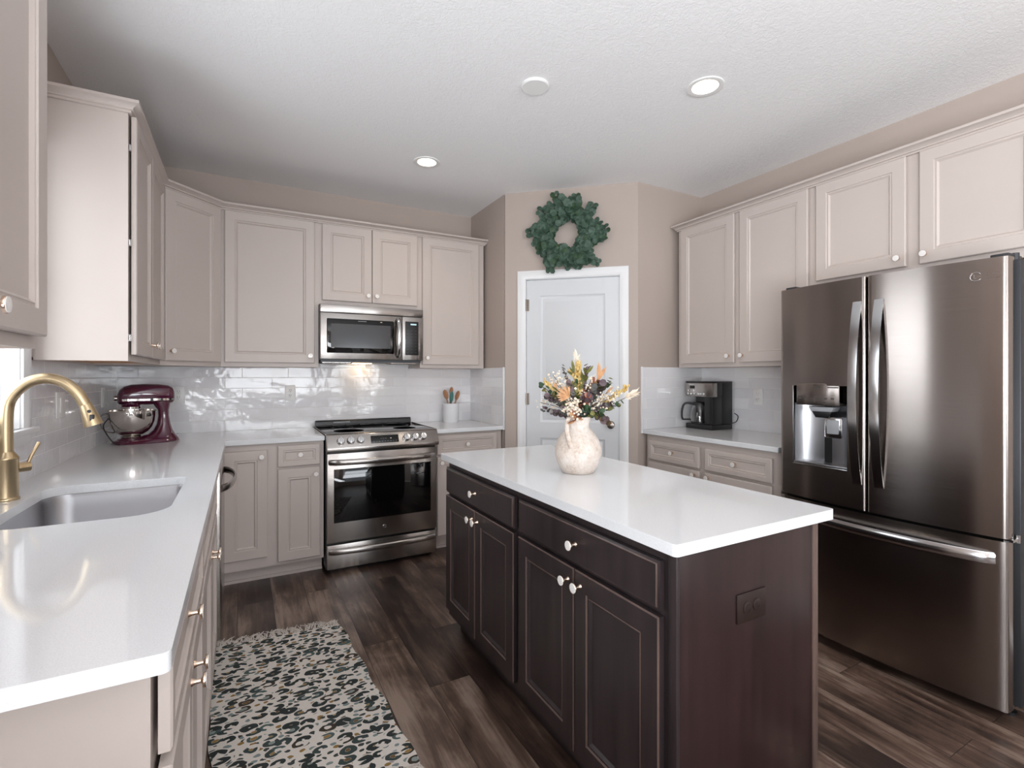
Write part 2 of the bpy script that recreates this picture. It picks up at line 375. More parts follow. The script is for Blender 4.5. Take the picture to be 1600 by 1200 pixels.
def wall_with(name, axis, pos, thick, a0, a1, holes, mat, label):
    """wall plane with rectangular holes (a0,a1,z0,z1)"""
    b = MB(); cur = a0
    def bx(u0, u1, z0, z1):
        if u1 - u0 < 1e-4 or z1 - z0 < 1e-4: return
        if axis == 'X': b.box(min(pos, pos + thick), max(pos, pos + thick), u0, u1, z0, z1)
        else: b.box(u0, u1, min(pos, pos + thick), max(pos, pos + thick), z0, z1)
    for h in sorted(holes):
        bx(cur, h[0], 0, ZC); bx(h[0], h[1], 0, h[2]); bx(h[0], h[1], h[3], ZC); cur = h[1]
    bx(cur, a1, 0, ZC); return struct(b.build(name, mat), label)
wall_with('wall_left', 'X', XL, -.14, YR - .14, YB + .14, [(-2.0, -.2, 0.0, 2.1), (WY0, WY1, WZ0, WZ1)], M['wall'], 'beige wall with sink window')
wall_with('wall_rear', 'Y', YR, -.14, XL, XR, [(-.4, 1.5, .5, 2.4), (1.85, 2.85, .5, 2.4)], M['wall'], 'beige wall behind the camera')
b = MB(); b.box(XL, XP + .01, YB, YB + .14, 0, ZC); struct(b.build('wall_back', M['wall']), 'beige wall behind the range')
b = MB(); b.box(XP, XP + .1, PY1 + .03, YB + .14, 0, ZC); struct(b.build('wall_pantry_side', M['wall']), 'short beige wall beside the utensil crock')
# diagonal pantry wall with door opening
TD = frame(XP, PY1, -45); DW = math.hypot(PX2 - XP, PY1 - YN); TD = Matrix.Translation((XP, PY1, 0)) @ Matrix.Rotation(math.atan2(YN - PY1, PX2 - XP), 4, 'Z')
s2 = 1.0
d0, d1, dz = .165, .885, 2.062        # door opening along the diagonal
b = MB(); b.box(0, d0, 0, .11, 0, ZC); b.box(d1, DW, 0, .11, 0, ZC); b.box(d0, d1, 0, .11, dz, ZC)
struct(b.build('wall_pantry_diagonal', M['wall'], T=TD), 'beige angled wall around the pantry door')
b = MB(); b.box(PX2, XR + .14, YN, YN + .1, 0, ZC); struct(b.build('wall_nook', M['wall']), 'beige wall behind the coffee nook')
b = MB(); b.box(XR, XR + .14, YR, YN, 0, ZC); struct(b.build('wall_right', M['wall']), 'beige wall above the fridge cabinets')

# pantry door, casing
dr = thing('door_1', 'white two-panel pantry door below the wreath', 'door', TD @ Vector((.52, 0, 0)))
struct(dr)
def panel_door(b, w, h, x0, z0, panels, y=0):
    """solid slab plus framed panels in front"""
    pass
b = MB(); dx0, dx1 = d0 + .006, d1 - .006; dh = dz - .012; W = dx1 - dx0
# stiles, rails and recessed panels
st = .105
b.box(dx0, dx0 + st, .012, .045, .01, dh); b.box(dx1 - st, dx1, .012, .045, .01, dh)
for z0, z1 in ((.01, .2), (.83, .95), (1.93, dh)): b.box(dx0 + st, dx1 - st, .012, .045, z0, z1)
for z0, z1 in ((.2, .83), (.95, 1.93)):
    b.rings(W - 2 * st, z1 - z0, [(0, .012), (.006, .018), (.02, .022), (.026, .019), (.045, .019), (.05, .016)], x0=dx0 + st, z0=z0, back=False)
b.build('door_leaf', M['doorw'], dr, TD)
b = MB(); kx = dx1 - .06
b.lathe([(.026, -.012), (.026, -.004), (.022, 0)], (kx, 0, .945), 24, 'Y'); b.lathe([(.008, 0), (.01, .03), (.024, .04), (.028, .052), (.024, .064), (.01, .068)], (kx, 0, .945), 24, 'Y')
b.build('door_handle', M['nickel'], dr, TD)
for hz in (1.86, 1.13, .25):
    b = MB(); b.cyl((dx0 - .002, .004, hz - .045), (dx0 - .002, .004, hz + .045), .006, n=10); b.box(dx0, dx0 + .02, .008, .0125, hz - .045, hz + .045); b.build('hinge', M['nickel'], dr, TD)
b = MB()
def casing(b, x0, x1, z1, cw=.062, th=.018, z0=0, bottom=False):
    prof = [(0, 0), (0, .010), (.010, .012), (.018, .016), (.05, .018), (.062, .012), (.062, 0)]
    lo = []
    for o, t in prof:
        lo.append([(x0 - o, -t, z0 - (o if bottom else 0)), (x0 - o, -t, z1 + o), (x1 + o, -t, z1 + o), (x1 + o, -t, z0 - (o if bottom else 0))])
    V = [[b.bm.verts.new(p) for p in r] for r in lo]
    for i in range(len(V) - 1):
        for j in range(4 if bottom else 3):
            k = (j + 1) % 4; b.bm.faces.new([V[i][j], V[i][k], V[i + 1][k], V[i + 1][j]])
casing(b, d0, d1, dz); b.box(d0 - .001, d0 + .004, 0, .1, 0, dz); b.box(d1 - .004, d1 + .001, 0, .1, 0, dz); b.box(d0, d1, 0, .1, dz - .005, dz)
struct(b.build('trim_1', M['trimw'], T=TD), 'white moulded casing around the pantry door')
for i, (T, w) in enumerate([(TD, (0, d0 - .064)), (TD, (d1 + .064, DW))]):
    b = MB(); b.box(w[0], w[1], -.014, 0, 0, .095, .003); struct(b.build('baseboard_diagonal', M['trimw'], T=T))
b = MB(); b.box(PX2 + .002, 2.66, YN - .014, YN, 0, .095, .003); struct(b.build('baseboard_nook', M['trimw']))
b = MB(); b.box(XR - .014, XR, YR, .68, 0, .095, .003); struct(b.build('baseboard_right', M['trimw']))

# windows
def window(n, T, w, h, label):
    """local x = width, z up, -y into the room; origin = lower left of the opening on the wall face"""
    t = thing('window_%d' % n, label, 'window', T @ Vector((w / 2, 0, 0))); struct(t)
    b = MB()
    for a in ((0, .05, 0, h), (w - .05, w, 0, h), (.05, w - .05, 0, .05), (.05, w - .05, h - .05, h), (.05, w - .05, h / 2 - .02, h / 2 + .02)): b.box(a[0], a[1], .07, .11, a[2], a[3], .003)
    b.build('window_frame', M['trimw'], t, T)
    b = MB(); b.box(.04, w - .04, .088, .092, .04, h - .04); b.build('pane', M['pane'], t, T)
    b = MB(); casing(b, 0, w, h, z0=0, bottom=True); b.box(-.001, .004, 0, .07, 0, h); b.box(w - .004, w + .001, 0, .07, 0, h); b.box(0, w, 0, .07, h - .004, h); b.build('casing', M['trimw'], t, T)
    b = MB(); b.box(-.075, w + .075, -.035, .07, -.022, .0, .004); b.build('window_sill', M['trimw'], t, T)
    return t
window(1, Matrix.Translation((XL + .0105, WY0, WZ0)) @ Matrix.Rotation(R(90), 4, 'Z'), WY1 - WY0, WZ1 - WZ0, 'white framed window over the sink behind the faucet')
window(2, Matrix.Translation((1.5, YR, .5)) @ Matrix.Rotation(R(180), 4, 'Z'), 1.9, 1.9, 'wide white window behind the camera')
window(3, Matrix.Translation((2.85, YR, .5)) @ Matrix.Rotation(R(180), 4, 'Z'), 1.0, 1.9, 'narrow white window behind the camera')
window(4, Matrix.Translation((XL, -2.0, 0.02)) @ Matrix.Rotation(R(90), 4, 'Z'), 1.8, 2.06, 'unseen white glazed patio door added behind the camera for light')  # assumed door, position chosen to brighten the near ceiling and counter

# backsplash tile
def splash(n, axis, boxes, mat, label):
    b = MB()
    for a in boxes: b.box(*a)
    struct(b.build('trim_%d' % n, mat), label)
TZ0, TZ1 = .914, 1.374
cx0, cx1 = WY0 - .062, WY1 + .062
splash(2, 'Y', [(XL, XL + .01, .857, cx0, TZ0, TZ1), (XL, XL + .01, cx0, cx1, TZ0, WZ0 - .022), (XL, XL + .01, cx1, YB, TZ0, TZ1)], M['tileY'], 'white subway tile on the sink wall')
splash(3, 'X', [(XL + .01, XP, YB - .01, YB, TZ0, TZ1), (.48, 1.25, YB - .01, YB, TZ1, 1.44)], M['tileX'], 'white subway tile behind the range')
splash(4, 'Y', [(XP - .01, XP, PY1 + .02, YB - .01, TZ0, TZ1)], M['tileY'], 'white subway tile on the short wall by the utensil crock')
splash(5, 'X', [(2.60, XR, YN - .01, YN, TZ0, TZ1)], M['tileX'], 'white subway tile beside the coffee maker')
splash(6, 'Y', [(XR - .01, XR, 1.66, YN - .01, TZ0, TZ1)], M['tileY'], 'white subway tile behind the coffee maker')
b = MB(); b.box(XP - .013, XP + .002, PY1 + .006, PY1 + .022, TZ0 - .03, TZ1 + .004, .002); struct(b.build('trim_7', M['trimw']), 'white tile edge strip near the pantry door')
b = MB(); b.box(2.588, 2.602, YN - .013, YN, TZ0 - .03, TZ1 + .004, .002); struct(b.build('trim_8', M['trimw']), 'white tile edge strip at the coffee nook')

# ------------------------------------------------------------------ cabinets
def knob(T, x, z, y=0, parent=None):
    b = MB(); b.lathe([(.0085, 0), (.0075, .003), (.0052, .008), (.0048, .018), (.008, .021), (.0158, .0225), (.0162, .0265), (.0155, .028)], (x, y, z), 20, 'Y')
    b.mi = 1; b.lathe([(.0150, .0281), (.0146, .0293), (.009, .0297)], (x, y, z), 20, 'Y')
    return b.build('knob', [M['rosegold'], M['knobface']], parent, T)
DOORL = [(0, 0), (0, -.016), (.004, -.0195), (.058, -.0195), (.061, -.0145), (.066, -.0145), (.069, -.0165), (.077, -.0085), (.08, -.0085)]
DRAWL = [(0, 0), (0, -.016), (.004, -.0195), (.03, -.0195), (.033, -.0145), (.037, -.0145), (.04, -.0165), (.047, -.011), (.05, -.011)]
SLABL = [(0, 0), (0, -.013), (.006, -.016), (.009, -.0195), (.012, -.0195)]
def front(kind, T, x0, x1, z0, z1, mats, parent, kn=None, name=None, gap=.004):
    b = MB(); L = {'door': DOORL, 'drawer': DRAWL, 'slab': SLABL}[kind]; L = [(i, y - gap) for i, y in L]
    mi = None
    if len(mats) > 1: mi = {'door': [0, 1, 0, 1, 0, 1, 0, 0, 0], 'slab': [0, 0, 1, 0, 0], 'drawer': None}[kind]
    b.rings(x1 - x0, z1 - z0, L, mi, x0, z0)
    o = b.build(name or ('drawer' if kind != 'door' else 'door'), mats, parent, T)
    if kn:
        k = knob(T, kn[0], kn[1], -gap - (.0195 if kind != 'drawer' else .011), None); k.parent = o
    return o
def cabinet(name, cat, label, T, w, depth, z0, z1, fronts, mats, group=None, base=False, toe=.075, gap=.004, extra=None):
    c = T @ Vector((w / 2, depth / 2, 0)); root = thing(name, label, cat, (c.x, c.y, 0 if base else z0), group)
    b = MB()
    if base:
        b.box(0, w, 0, depth, .1, z1); b.box(0, w, toe, depth, 0, .1)
        b.box(0, w, toe - .012, toe, 0, .018)
    else:
        b.box(0, w, 0, depth, z0 + .012, z1)
        for a in ((0, w, 0, .019), (0, .016, .019, depth), (w - .016, w, .019, depth), (0, w, depth - .016, depth)): b.box(a[0], a[1], a[2], a[3], z0, z0 + .012)
        b.mi = 1; b.box(.0165, w - .0165, .0195, depth - .0165, z0 + .0095, z0 + .0125)
    b.build('body', [mats[0], M['maple']], root, T)
    for f in fronts: front(f[0], T, f[1], f[2], f[3], f[4], mats, root, f[5] if len(f) > 5 else None, gap=gap)
    return root
C1 = [M['cab']]
UZ0, UZ1 = 1.372, 2.425
# uppers, left wall
TL = lambda y0: Matrix.Translation((-.42, y0, 0)) @ Matrix.Rotation(R(90), 4, 'Z')
UD = .312
cabinet('wall_cabinet', 'cabinet', 'wall cabinet nearest the camera at the upper left corner above the faucet', TL(.82), .71, UD, UZ0, UZ1, [('door', .015, .345, 1.40, 2.405, (.315, 1.437)), ('door', .351, .695, 1.40, 2.405, (.383, 1.437))], C1, gap=.006)
lwc = cabinet('wall_cabinet', 'cabinet', 'two-door wall cabinet on the left wall showing its bright wide side panel', TL(2.585), .905, UD, UZ0, UZ1, [('door', .018, .438, 1.40, 2.405, (.408, 1.46)), ('door', .444, .885, 1.40, 2.405, (.475, 1.46))], C1, gap=.008)
for hz in (1.47, 1.87, 2.27):
    b = MB(); b.box(-.422, -.411, 2.594, 2.604, hz - .014, hz + .014); b.cyl((-.416, 2.592, hz - .01), (-.416, 2.592, hz + .01), .0035, n=10); b.build('hinge', M['chrome'], lwc)
# diagonal corner upper
rt = thing('corner_wall_cabinet', 'angled single-door corner wall cabinet between the left wall and back wall cabinets', 'cabinet', (-.45, 3.82, UZ0))
b = MB(); P = [(XL, 3.49), (-.42, 3.49), (-.125, 3.785), (-.125, YB), (XL, YB)]
b.poly([(x, y, UZ0) for x, y in P], UZ1 - UZ0); b.build('body', [M['cab'], M['maple']], rt)
TDg = Matrix.Translation((-.42, 3.49, 0)) @ Matrix.Rotation(R(45), 4, 'Z')
front('door', TDg, .018, .399, 1.40, 2.405, C1, rt, (.048, 1.457))
# back wall uppers
TBk = lambda x0: Matrix.Translation((x0, 3.785, 0))
cabinet('wall_cabinet', 'cabinet', 'wide single-door wall cabinet left of the microwave, right of the corner cabinet', TBk(-.125), .605, UD, UZ0, UZ1, [('door', .022, .577, 1.40, 2.405, (.547, 1.452))], C1)
cabinet('wall_cabinet', 'cabinet', 'short two-door wall cabinet directly above the microwave', TBk(.48), .755, UD, 1.825, UZ1, [('door', .023, .374, 1.856, 2.405, (.345, 1.906)), ('door', .378, .727, 1.856, 2.405, (.407, 1.906))], C1)
cabinet('wall_cabinet', 'cabinet', 'single-door wall cabinet right of the microwave above the utensil crock', TBk(1.235), .555, UD, UZ0, UZ1, [('door', .015, .503, 1.40, 2.405, (.048, 1.452))], C1)
# right wall uppers
TR = lambda y1, x=2.925: Matrix.Translation((x, y1, 0)) @ Matrix.Rotation(R(-90), 4, 'Z')
cabinet('wall_cabinet', 'cabinet', 'tall two-door wall cabinet above the coffee maker', TR(2.70), 1.01, UD, UZ0, UZ1, [('door', .035, .496, 1.40, 2.405, (.458, 1.446)), ('door', .537, .99, 1.40, 2.405, (.562, 1.446))], C1)
cabinet('wall_cabinet', 'cabinet', 'short deep two-door wall cabinet above the refrigerator', TR(1.69), .99, UD, 1.815, UZ1, [('door', .026, .467, 1.856, 2.405, (.437, 1.9)), ('door', .523, .965, 1.856, 2.405, (.548, 1.9))], C1)
# crown mouldings
def crown(pts, label, closed=False):
    """pts: plan polyline on the cabinet face, room on the right-hand side; profile swept along"""
    prof = [(0, 2.408), (.012, 2.408), (.012, 2.417), (.02, 2.419), (.02, 2.425), (.038, 2.44), (.043, 2.441), (.043, 2.453), (-.02, 2.453), (-.02, 2.426), (0, 2.426)]
    pts = [Vector(p) for p in pts]; b = MB(); prev = None
    for i, p in enumerate(pts):
        def nrm(a, c): d = (c - a).normalized(); return Vector((d.y, -d.x))
        if i == 0: n = nrm(pts[0], pts[1]); m = n
        elif i == len(pts) - 1: n = nrm(pts[-2], pts[-1]); m = n
        else:
            n1 = nrm(pts[i - 1], p); n2 = nrm(p, pts[i + 1]); m = (n1 + n2); m = m / (1 + n1.dot(n2))
        ring = [b.bm.verts.new((p.x + m.x * o, p.y + m.y * o, z)) for o, z in prof]; k = len(ring)
        if prev: [b.bm.faces.new([prev[j], prev[(j + 1) % k], ring[(j + 1) % k], ring[j]]) for j in range(k)]
        else: b.bm.faces.new(ring[::-1])
        prev = ring
    b.bm.faces.new(prev); return tag(b.build('crown_moulding', M['cab']), label, 'moulding')
crown([(XL, 2.585), (-.42, 2.585), (-.42, 3.49), (-.125, 3.785), (1.79, 3.785), (1.79, YB - .001)], 'crown moulding running over the left and back wall cabinets around the corner')
crown([(XL, .82), (-.42, .82), (-.42, 1.53), (XL, 1.53)], 'crown moulding on the wall cabinet nearest the camera')
crown([(3.24, 2.70), (2.925, 2.70), (2.925, .70), (3.24, .70)][0:4], 'crown moulding running above the coffee nook and refrigerator cabinets')

# base cabinets
BZ1 = .884
BT = lambda y0: Matrix.Translation((-.125, y0, 0)) @ Matrix.Rotation(R(90), 4, 'Z')
cabinet('base_cabinet', 'cabinet', 'base cabinet at the near end of the sink run with pale end panel', BT(.94), .74, .6, 0, BZ1, [('drawer', .012, .726, .712, .85, (.37, .78)), ('door', .012, .366, .125, .69, (.332, .645)), ('door', .372, .726, .125, .69, (.41, .645))], C1, base=True, gap=.008)
sbc = cabinet('base_cabinet', 'cabinet', 'sink base cabinet with two doors beneath the steel sink', BT(1.68), .92, .6, 0, .66, [('drawer', .02, .9, .712, .85), ('door', .02, .457, .125, .69, (.43, .645)), ('door', .463, .9, .125, .69, (.49, .645))], C1, base=True, gap=.006)
b = MB(); b.box(0, .92, 0, .02, .66, .884); b.build('face_rail', M['cab'], sbc, BT(1.68))
BB = lambda x0: Matrix.Translation((x0, 3.495, 0))
cabinet('base_cabinet', 'cabinet', 'base cabinet with one inset corner door and one narrow drawer unit left of the range', BB(-.11), .585, .6, 0, BZ1, [('door', .008, .25, .168, .842, (.215, .803)), ('drawer', .308, .562, .727, .862, (.44, .8)), ('door', .308, .562, .122, .712, (.533, .668))], C1, base=True, toe=.085)
b = MB(); b.box(-.725, -.11, 3.23, 4.09, 0, .884); b.box(-.725, -.125, 3.2, 3.24, .0, .884); tag(b.build('corner_base_cabinet', M['cab']), 'plain blind corner base cabinet under the stand mixer', 'cabinet')
cabinet('base_cabinet', 'cabinet', 'base cabinet right of the range under the utensil crock', BB(1.255), .552, .6, 0, BZ1, [('drawer', .012, .505, .722, .866, (.25, .792)), ('door', .012, .505, .122, .706, (.04, .665))], C1, base=True, toe=.085)
cabinet('base_cabinet', 'cabinet', 'base cabinet with two drawers under the coffee maker', TR(2.73, 2.63), 1.035, .6, 0, BZ1, [('drawer', .035, .488, .704, .842, (.26, .775)), ('drawer', .533, .993, .704, .842, (.755, .775)), ('door', .035, .488, .122, .687, (.455, .66)), ('door', .533, .993, .122, .687, (.566, .66))], C1, base=True)

# dishwasher
dwr = thing('dishwasher', 'stainless dishwasher with bowed handle at the far end of the sink run', 'dishwasher', (-.4, 2.9, 0))
b = MB(); b.box(-.72, -.135, 2.605, 3.19, .1, .875); b.box(-.7, -.19, 2.61, 3.19, 0, .1); b.build('body', M['darkmetal'], dwr)
b = MB(); b.box(-.13, -.088, 2.608, 3.19, .105, .872, .004); b.build('door', M['steel'], dwr)
b = MB(); hp = []
for i in range(17):
    t = i / 16; hp.append((-.085 + .052 * math.sin(math.pi * t) ** .6, 2.64 + .53 * t, .79))
b.tube(hp, .014, 12, flat=(.55, 1.3)); b.build('handle', M['steel'], dwr)

# island
DK = [M['espresso'], M['wear']]
TI = lambda y1: Matrix.Translation((.925, y1, 0)) @ Matrix.Rotation(R(-90), 4, 'Z')
cabinet('island_cabinet', 'cabinet', 'far dark espresso island cabinet with one drawer and two doors', TI(2.362), .742, .56, 0, BZ1, [('slab', .012, .717, .727, .85, (.37, .79)), ('door', .012, .362, .141, .712, (.335, .669)), ('door', .366, .717, .141, .712, (.393, .669))], DK, base=True)
isl = cabinet('island_cabinet', 'cabinet', 'near dark espresso island cabinet with wood end panel and brown outlet plate', TI(1.62), .735, .56, 0, BZ1, [('slab', .012, .722, .727, .85, (.375, .79)), ('door', .012, .365, .141, .712, (.335, .669)), ('door', .369, .722, .141, .712, (.4, .669))], DK, base=True)
def ipart(name, mat, *boxes):
    b = MB()
    for a in boxes: b.box(*a)
    return b.build(name, mat, isl)
ipart('end_panel', M['espresso_end'], (.932, 1.487, .862, .8849, .0, .884, .001))
ipart('corner_strip', M['espresso'], (.921, .933, .858, .8849, .1, .884, .002))
ipart('corner_post', M['wear'], (1.487, 1.512, .858, .905, 0, .884, .003))
b = MB(); b.box(1.4862, 1.503, .906, 2.36, 0, .884, .001); tag(b.build('island_back_panel', M['espresso_end']), 'dark wood back panel of the island facing the refrigerator', 'panel')

# countertops
def slab(name, outer, hole, z0, z1, label):
    bm = bmesh.new(); es = []
    for loop in ([outer] + ([hole] if hole else [])):
        vs = [bm.verts.new((x, y, z1)) for x, y in loop]
        es += [bm.edges.new((vs[i], vs[(i + 1) % len(vs)])) for i in range(len(vs))]
    bmesh.ops.triangle_fill(bm, use_beauty=True, edges=es, normal=(0, 0, 1))
    r = bmesh.ops.extrude_face_region(bm, geom=list(bm.faces))
    for v in [g for g in r['geom'] if isinstance(g, bmesh.types.BMVert)]: v.co.z = z0
    mb = MB(); mb.bm.free(); mb.bm = bm
    o = mb.build(name, M['quartz']); md = o.modifiers.new('bevel', 'BEVEL'); md.width = .0035; md.segments = 2; md.limit_method = 'ANGLE'; md.angle_limit = R(50)
    return tag(o, label, 'countertop')
def rounded(pts, rad, n=6):
    out = []
    for i, p in enumerate(pts):
        r = rad[i] if isinstance(rad, (list, tuple)) else rad
        p = Vector(p); a = Vector(pts[i - 1]); c = Vector(pts[(i + 1) % len(pts)])
        if r <= 0: out.append(tuple(p)); continue
        u = (a - p).normalized(); v = (c - p).normalized(); ang = u.angle(v); tl = r / math.tan(ang / 2)
        s0 = p + u * tl; s1 = p + v * tl; cen = p + (u + v).normalized() * (r / math.sin(ang / 2))
        for k in range(n + 1):
            t = k / n; q = s0.lerp(s1, t) - cen; out.append(tuple(cen + q.normalized() * r))
    return out
SX0, SX1, SY0, SY1 = -.605, -.19, 1.735, 2.325
SK = rounded([(SX0, SY0), (SX1, SY0), (SX1, SY1), (SX0, SY1)], [.1, .1, .035, .07], 8)
slab('countertop', rounded([(XL + .01, .857), (-.09, .857), (-.09, 3.455), (.477, 3.455), (.477, YB - .01), (XL + .01, YB - .01)], [0, .012, .004, 0, 0, 0]), SK, .884, .914, 'white quartz L-shaped countertop around the sink and left of the range')
slab('countertop', [(1.2505, 3.455), (XP - .003, 3.455), (XP - .0105, 3.47), (XP - .0105, YB - .01), (1.2505, YB - .01)], None, .884, .914, 'short white quartz countertop under the utensil crock right of the range')
slab('countertop', [(2.595, 1.69), (XR - .01, 1.69), (XR - .01, YN - .01), (2.595, YN - .01)], None, .884, .914, 'white quartz countertop under the coffee maker beside the refrigerator')
slab('countertop', rounded([(.889, .83), (1.547, .83), (1.547, 2.396), (.889, 2.396)], .012), None, .884, .914, 'large white quartz island countertop holding the vase')

# sink
sk = thing('kitchen_sink', 'undermount stainless steel sink below the gold faucet', 'sink', (-.4, 2.03, .69))
b = MB(); prev = None
for ins, z in [(-.012, .8835), (.0, .8835), (.004, .87), (.012, .74), (.03, .705), (.06, .698)]:
    pts = rounded([(SX0 + ins, SY0 + ins), (SX1 - ins, SY0 + ins), (SX1 - ins, SY1 - ins), (SX0 + ins, SY1 - ins)], [max(.02, r - ins * .3) for r in (.1, .1, .035, .07)], 8)
    ring = [b.bm.verts.new((x, y, z)) for x, y in pts]
    if prev: b._fin([b.bm.faces.new([prev[j], prev[(j + 1) % len(ring)], ring[(j + 1) % len(ring)], ring[j]]) for j in range(len(ring))], True)
    prev = ring
b._fin([b.bm.faces.new(prev)]); o = b.build('basin', M['sink'], sk)
b = MB(); b.lathe([(.045, .699), (.042, .7015), (.03, .7), (.012, .699)], (-.4, 2.05, 0), 28); b.build('drain', M['chrome'], sk)

# faucet
fx, fy = -.66, 2.152
fc = thing('kitchen_faucet', 'brushed gold gooseneck pull-down faucet behind the sink', 'faucet', (fx, fy, .914))
b = MB(); b.lathe([(.0315, .914), (.0325, .918), (.0315, .922), (.0295, .924), (.0295, 1.043), (.0305, 1.046), (.0295, 1.05), (.019, 1.066), (.0185, 1.068)], (fx, fy, 0), 36); b.build('body', M['gold'], fc)
b = MB(); ctrl = [(fx, 1.06), (fx, 1.19), (-.648, 1.243), (-.612, 1.286), (-.565, 1.302), (-.52, 1.288), (-.487, 1.254), (-.4655, 1.213)]
def cr(pts, n=6):
    P = [pts[0]] + list(pts) + [pts[-1]]; out = []
    for i in range(1, len(P) - 2):
        p0, p1, p2, p3 = [Vector(q) for q in P[i - 1:i + 3]]
        for k in range(n):
            t = k / n; out.append(.5 * ((2 * p1) + (p2 - p0) * t + (2 * p0 - 5 * p1 + 4 * p2 - p3) * t * t + (3 * p1 - p0 - 3 * p2 + p3) * t ** 3))
    out.append(Vector(pts[-1])); return out
b.tube([(p[0], fy, p[1]) for p in cr([(a, c) for a, c in ctrl])], .0175, 20); b.build('spout', M['gold'], fc)
hd = [(-.4655, 1.213), (-.462, 1.205), (-.445, 1.15), (-.4425, 1.142)]
b = MB(); b.tube([(a, fy, c) for a, c in hd], [.0172, .0182, .0262, .0268], 24); spray = b.build('spray_head', M['gold'], fc)
b = MB(); b.mi = 0; v = Vector((-.4535 - .0, fy, 1.176))
nb = Vector((.35, -1, .05)).normalized(); 
b.cyl(v + nb * .018 + Vector((-.0045, 0, .014)), v + nb * .0225 + Vector((-.0045, 0, .014)), .0055, n=14)
Tb = Matrix.Translation(v + nb * .0215 + Vector((.003, 0, -.008))) @ nb.to_track_quat('-Y', 'Z').to_matrix().to_4x4()
bb = MB(); bb.box(-.0068, .0068, -.003, .003, -.011, .011, .002); bb.bm.transform(Tb); me = bpy.data.meshes.new('t'); bb.bm.to_mesh(me); b.bm.from_mesh(me); bb.bm.free()
o = b.build('spray_button', M['black']); o.parent = spray
b = MB(); hub = Vector((fx + .016, fy + .018, 1.012)); hdir = Vector((.75, .66, 0)).normalized()
b.cyl(hub, hub + hdir * .036, .0155, n=24); b.tube([hub + hdir * .028, hub + hdir * .042 + Vector((0, 0, .035)), hub + hdir * .062 + Vector((0, 0, .076))], [.0052, .005, .0055], 14); b.build('lever', M['gold'], fc)

# ------------------------------------------------------------------ appliances
# range
rg = thing('range_oven', 'stainless slide-in electric range with black oven window between base cabinets', 'oven', (.864, 3.75, 0))
b = MB(); b.box(.484, 1.244, 3.46, 4.075, .03, .905); b.build('body', M['black'], rg)
b = MB(); b.box(.481, 1.247, 3.47, 4.03, .905, .922, .003); b.mi = 1; b.box(.481, .487, 3.46, 4.03, .915, .924); b.box(1.241, 1.247, 3.46, 4.03, .915, .924); b.build('cooktop', [M['cooktop'], M['steel']], rg)
b = MB(); b.poly([(.492, 4.03, .92), (.492, 4.075, .92), (.492, 4.075, .962), (.492, 4.05, .965), (.492, 4.035, .955)], .744, (1, 0, 0)); b.mi = 1; b.box(.62, .745, 4.031, 4.04, .943, .952)
for k in range(7): b.mi = 0; b.box(.5 + k * .104, .596 + k * .104, 3.985, 4.032, .922, .93, .002)
b.build('rear_vent_guard', [M['black'], M['grey']], rg)
for (x, y, r) in ((.66, 3.62, .105), (1.06, 3.62, .085), (.66, 3.87, .075), (1.06, 3.87, .1)):
    b = MB(); b.lathe([(r, .9222), (r, .9226), (r - .002, .9226), (r - .002, .9222)], (x, y, 0), 40); b.build('burner_ring', M['grey'], rg)
# sloped control panel
b = MB(); b.poly([(.481, 3.475, .924), (.481, 3.44, .925), (.481, 3.425, .918), (.481, 3.385, .835), (.481, 3.385, .815), (.481, 3.40, .808), (.481, 3.475, .808)], .766, (1, 0, 0), .004); b.build('control_panel', M['steel'], rg)
sl = math.atan2(3.425 - 3.385, .918 - .835); TP = Matrix.Translation((.481, 3.405, .8765)) @ Matrix.Rotation(-sl, 4, 'X')
b = MB(); b.box(.285, .475, -.004, .003, -.027, .026, .001); dp = b.build('display', M['blackglass'], rg, TP)
b = MB()
for i in range(9): b.box(.3 + i * .019, .308 + i * .019, -.0046, -.004, -.018, -.0165)
for i in range(3): b.box(.35 + i * .016, .359 + i * .016, -.0046, -.004, .002, .0034)
o = b.build('touch_marks', M['grey'], rg, TP)
for kx in (.088, .152, .216, .532, .592, .652):
    b = MB(); b.lathe([(.026, 0), (.026, .006), (.0235, .008), (.022, .024), (.02, .026), (.006, .0265)], (kx, 0, 0), 28, 'Y'); b.box(kx - .005, kx + .005, -.031, -.02, -.022, .022, .002); k = b.build('knob', M['chrome'], rg, TP)
# oven door
b = MB(); b.box(.487, 1.241, 3.425, 3.462, .205, .795, .004); b.mi = 1; b.box(.53, 1.198, 3.4225, 3.43, .335, .69, .002); dr_ = b.build('oven_door', [M['steel'], M['blackglass']], rg)
b = MB(); hp = [(.50 + .728 * i / 20, 3.43 - .06 * math.sin(math.pi * i / 20) ** .45, .738) for i in range(21)]
b.tube(hp, .0165, 14, flat=(.6, 1.15)); b.build('handle', M['steel'], rg)
b = MB(); b.lathe([(.013, 0), (.013, .002), (.0115, .0025), (.0115, .001), (.002, .001)], (.864, 3.4245, .27), 28, 'Y'); b.build('badge', M['chrome'], rg)
text('G', 'badge_monogram', .017, M['chrome'], rg, Matrix.Translation((.864, 3.4225, .27)))
b = MB(); b.box(.487, 1.241, 3.425, 3.462, .03, .19, .004); b.build('storage_drawer', M['steel'], rg)
b = MB(); hp = [(.50 + .728 * i / 20, 3.428 - .045 * math.sin(math.pi * i / 20) ** .5, .147) for i in range(21)]
b.tube(hp, .017, 14, flat=(.6, 1.1)); b.build('drawer_handle', M['steel'], rg)
b = MB(); b.box(.5, 1.23, 3.50, 3.55, 0, .03); b.build('plinth', M['black'], rg)

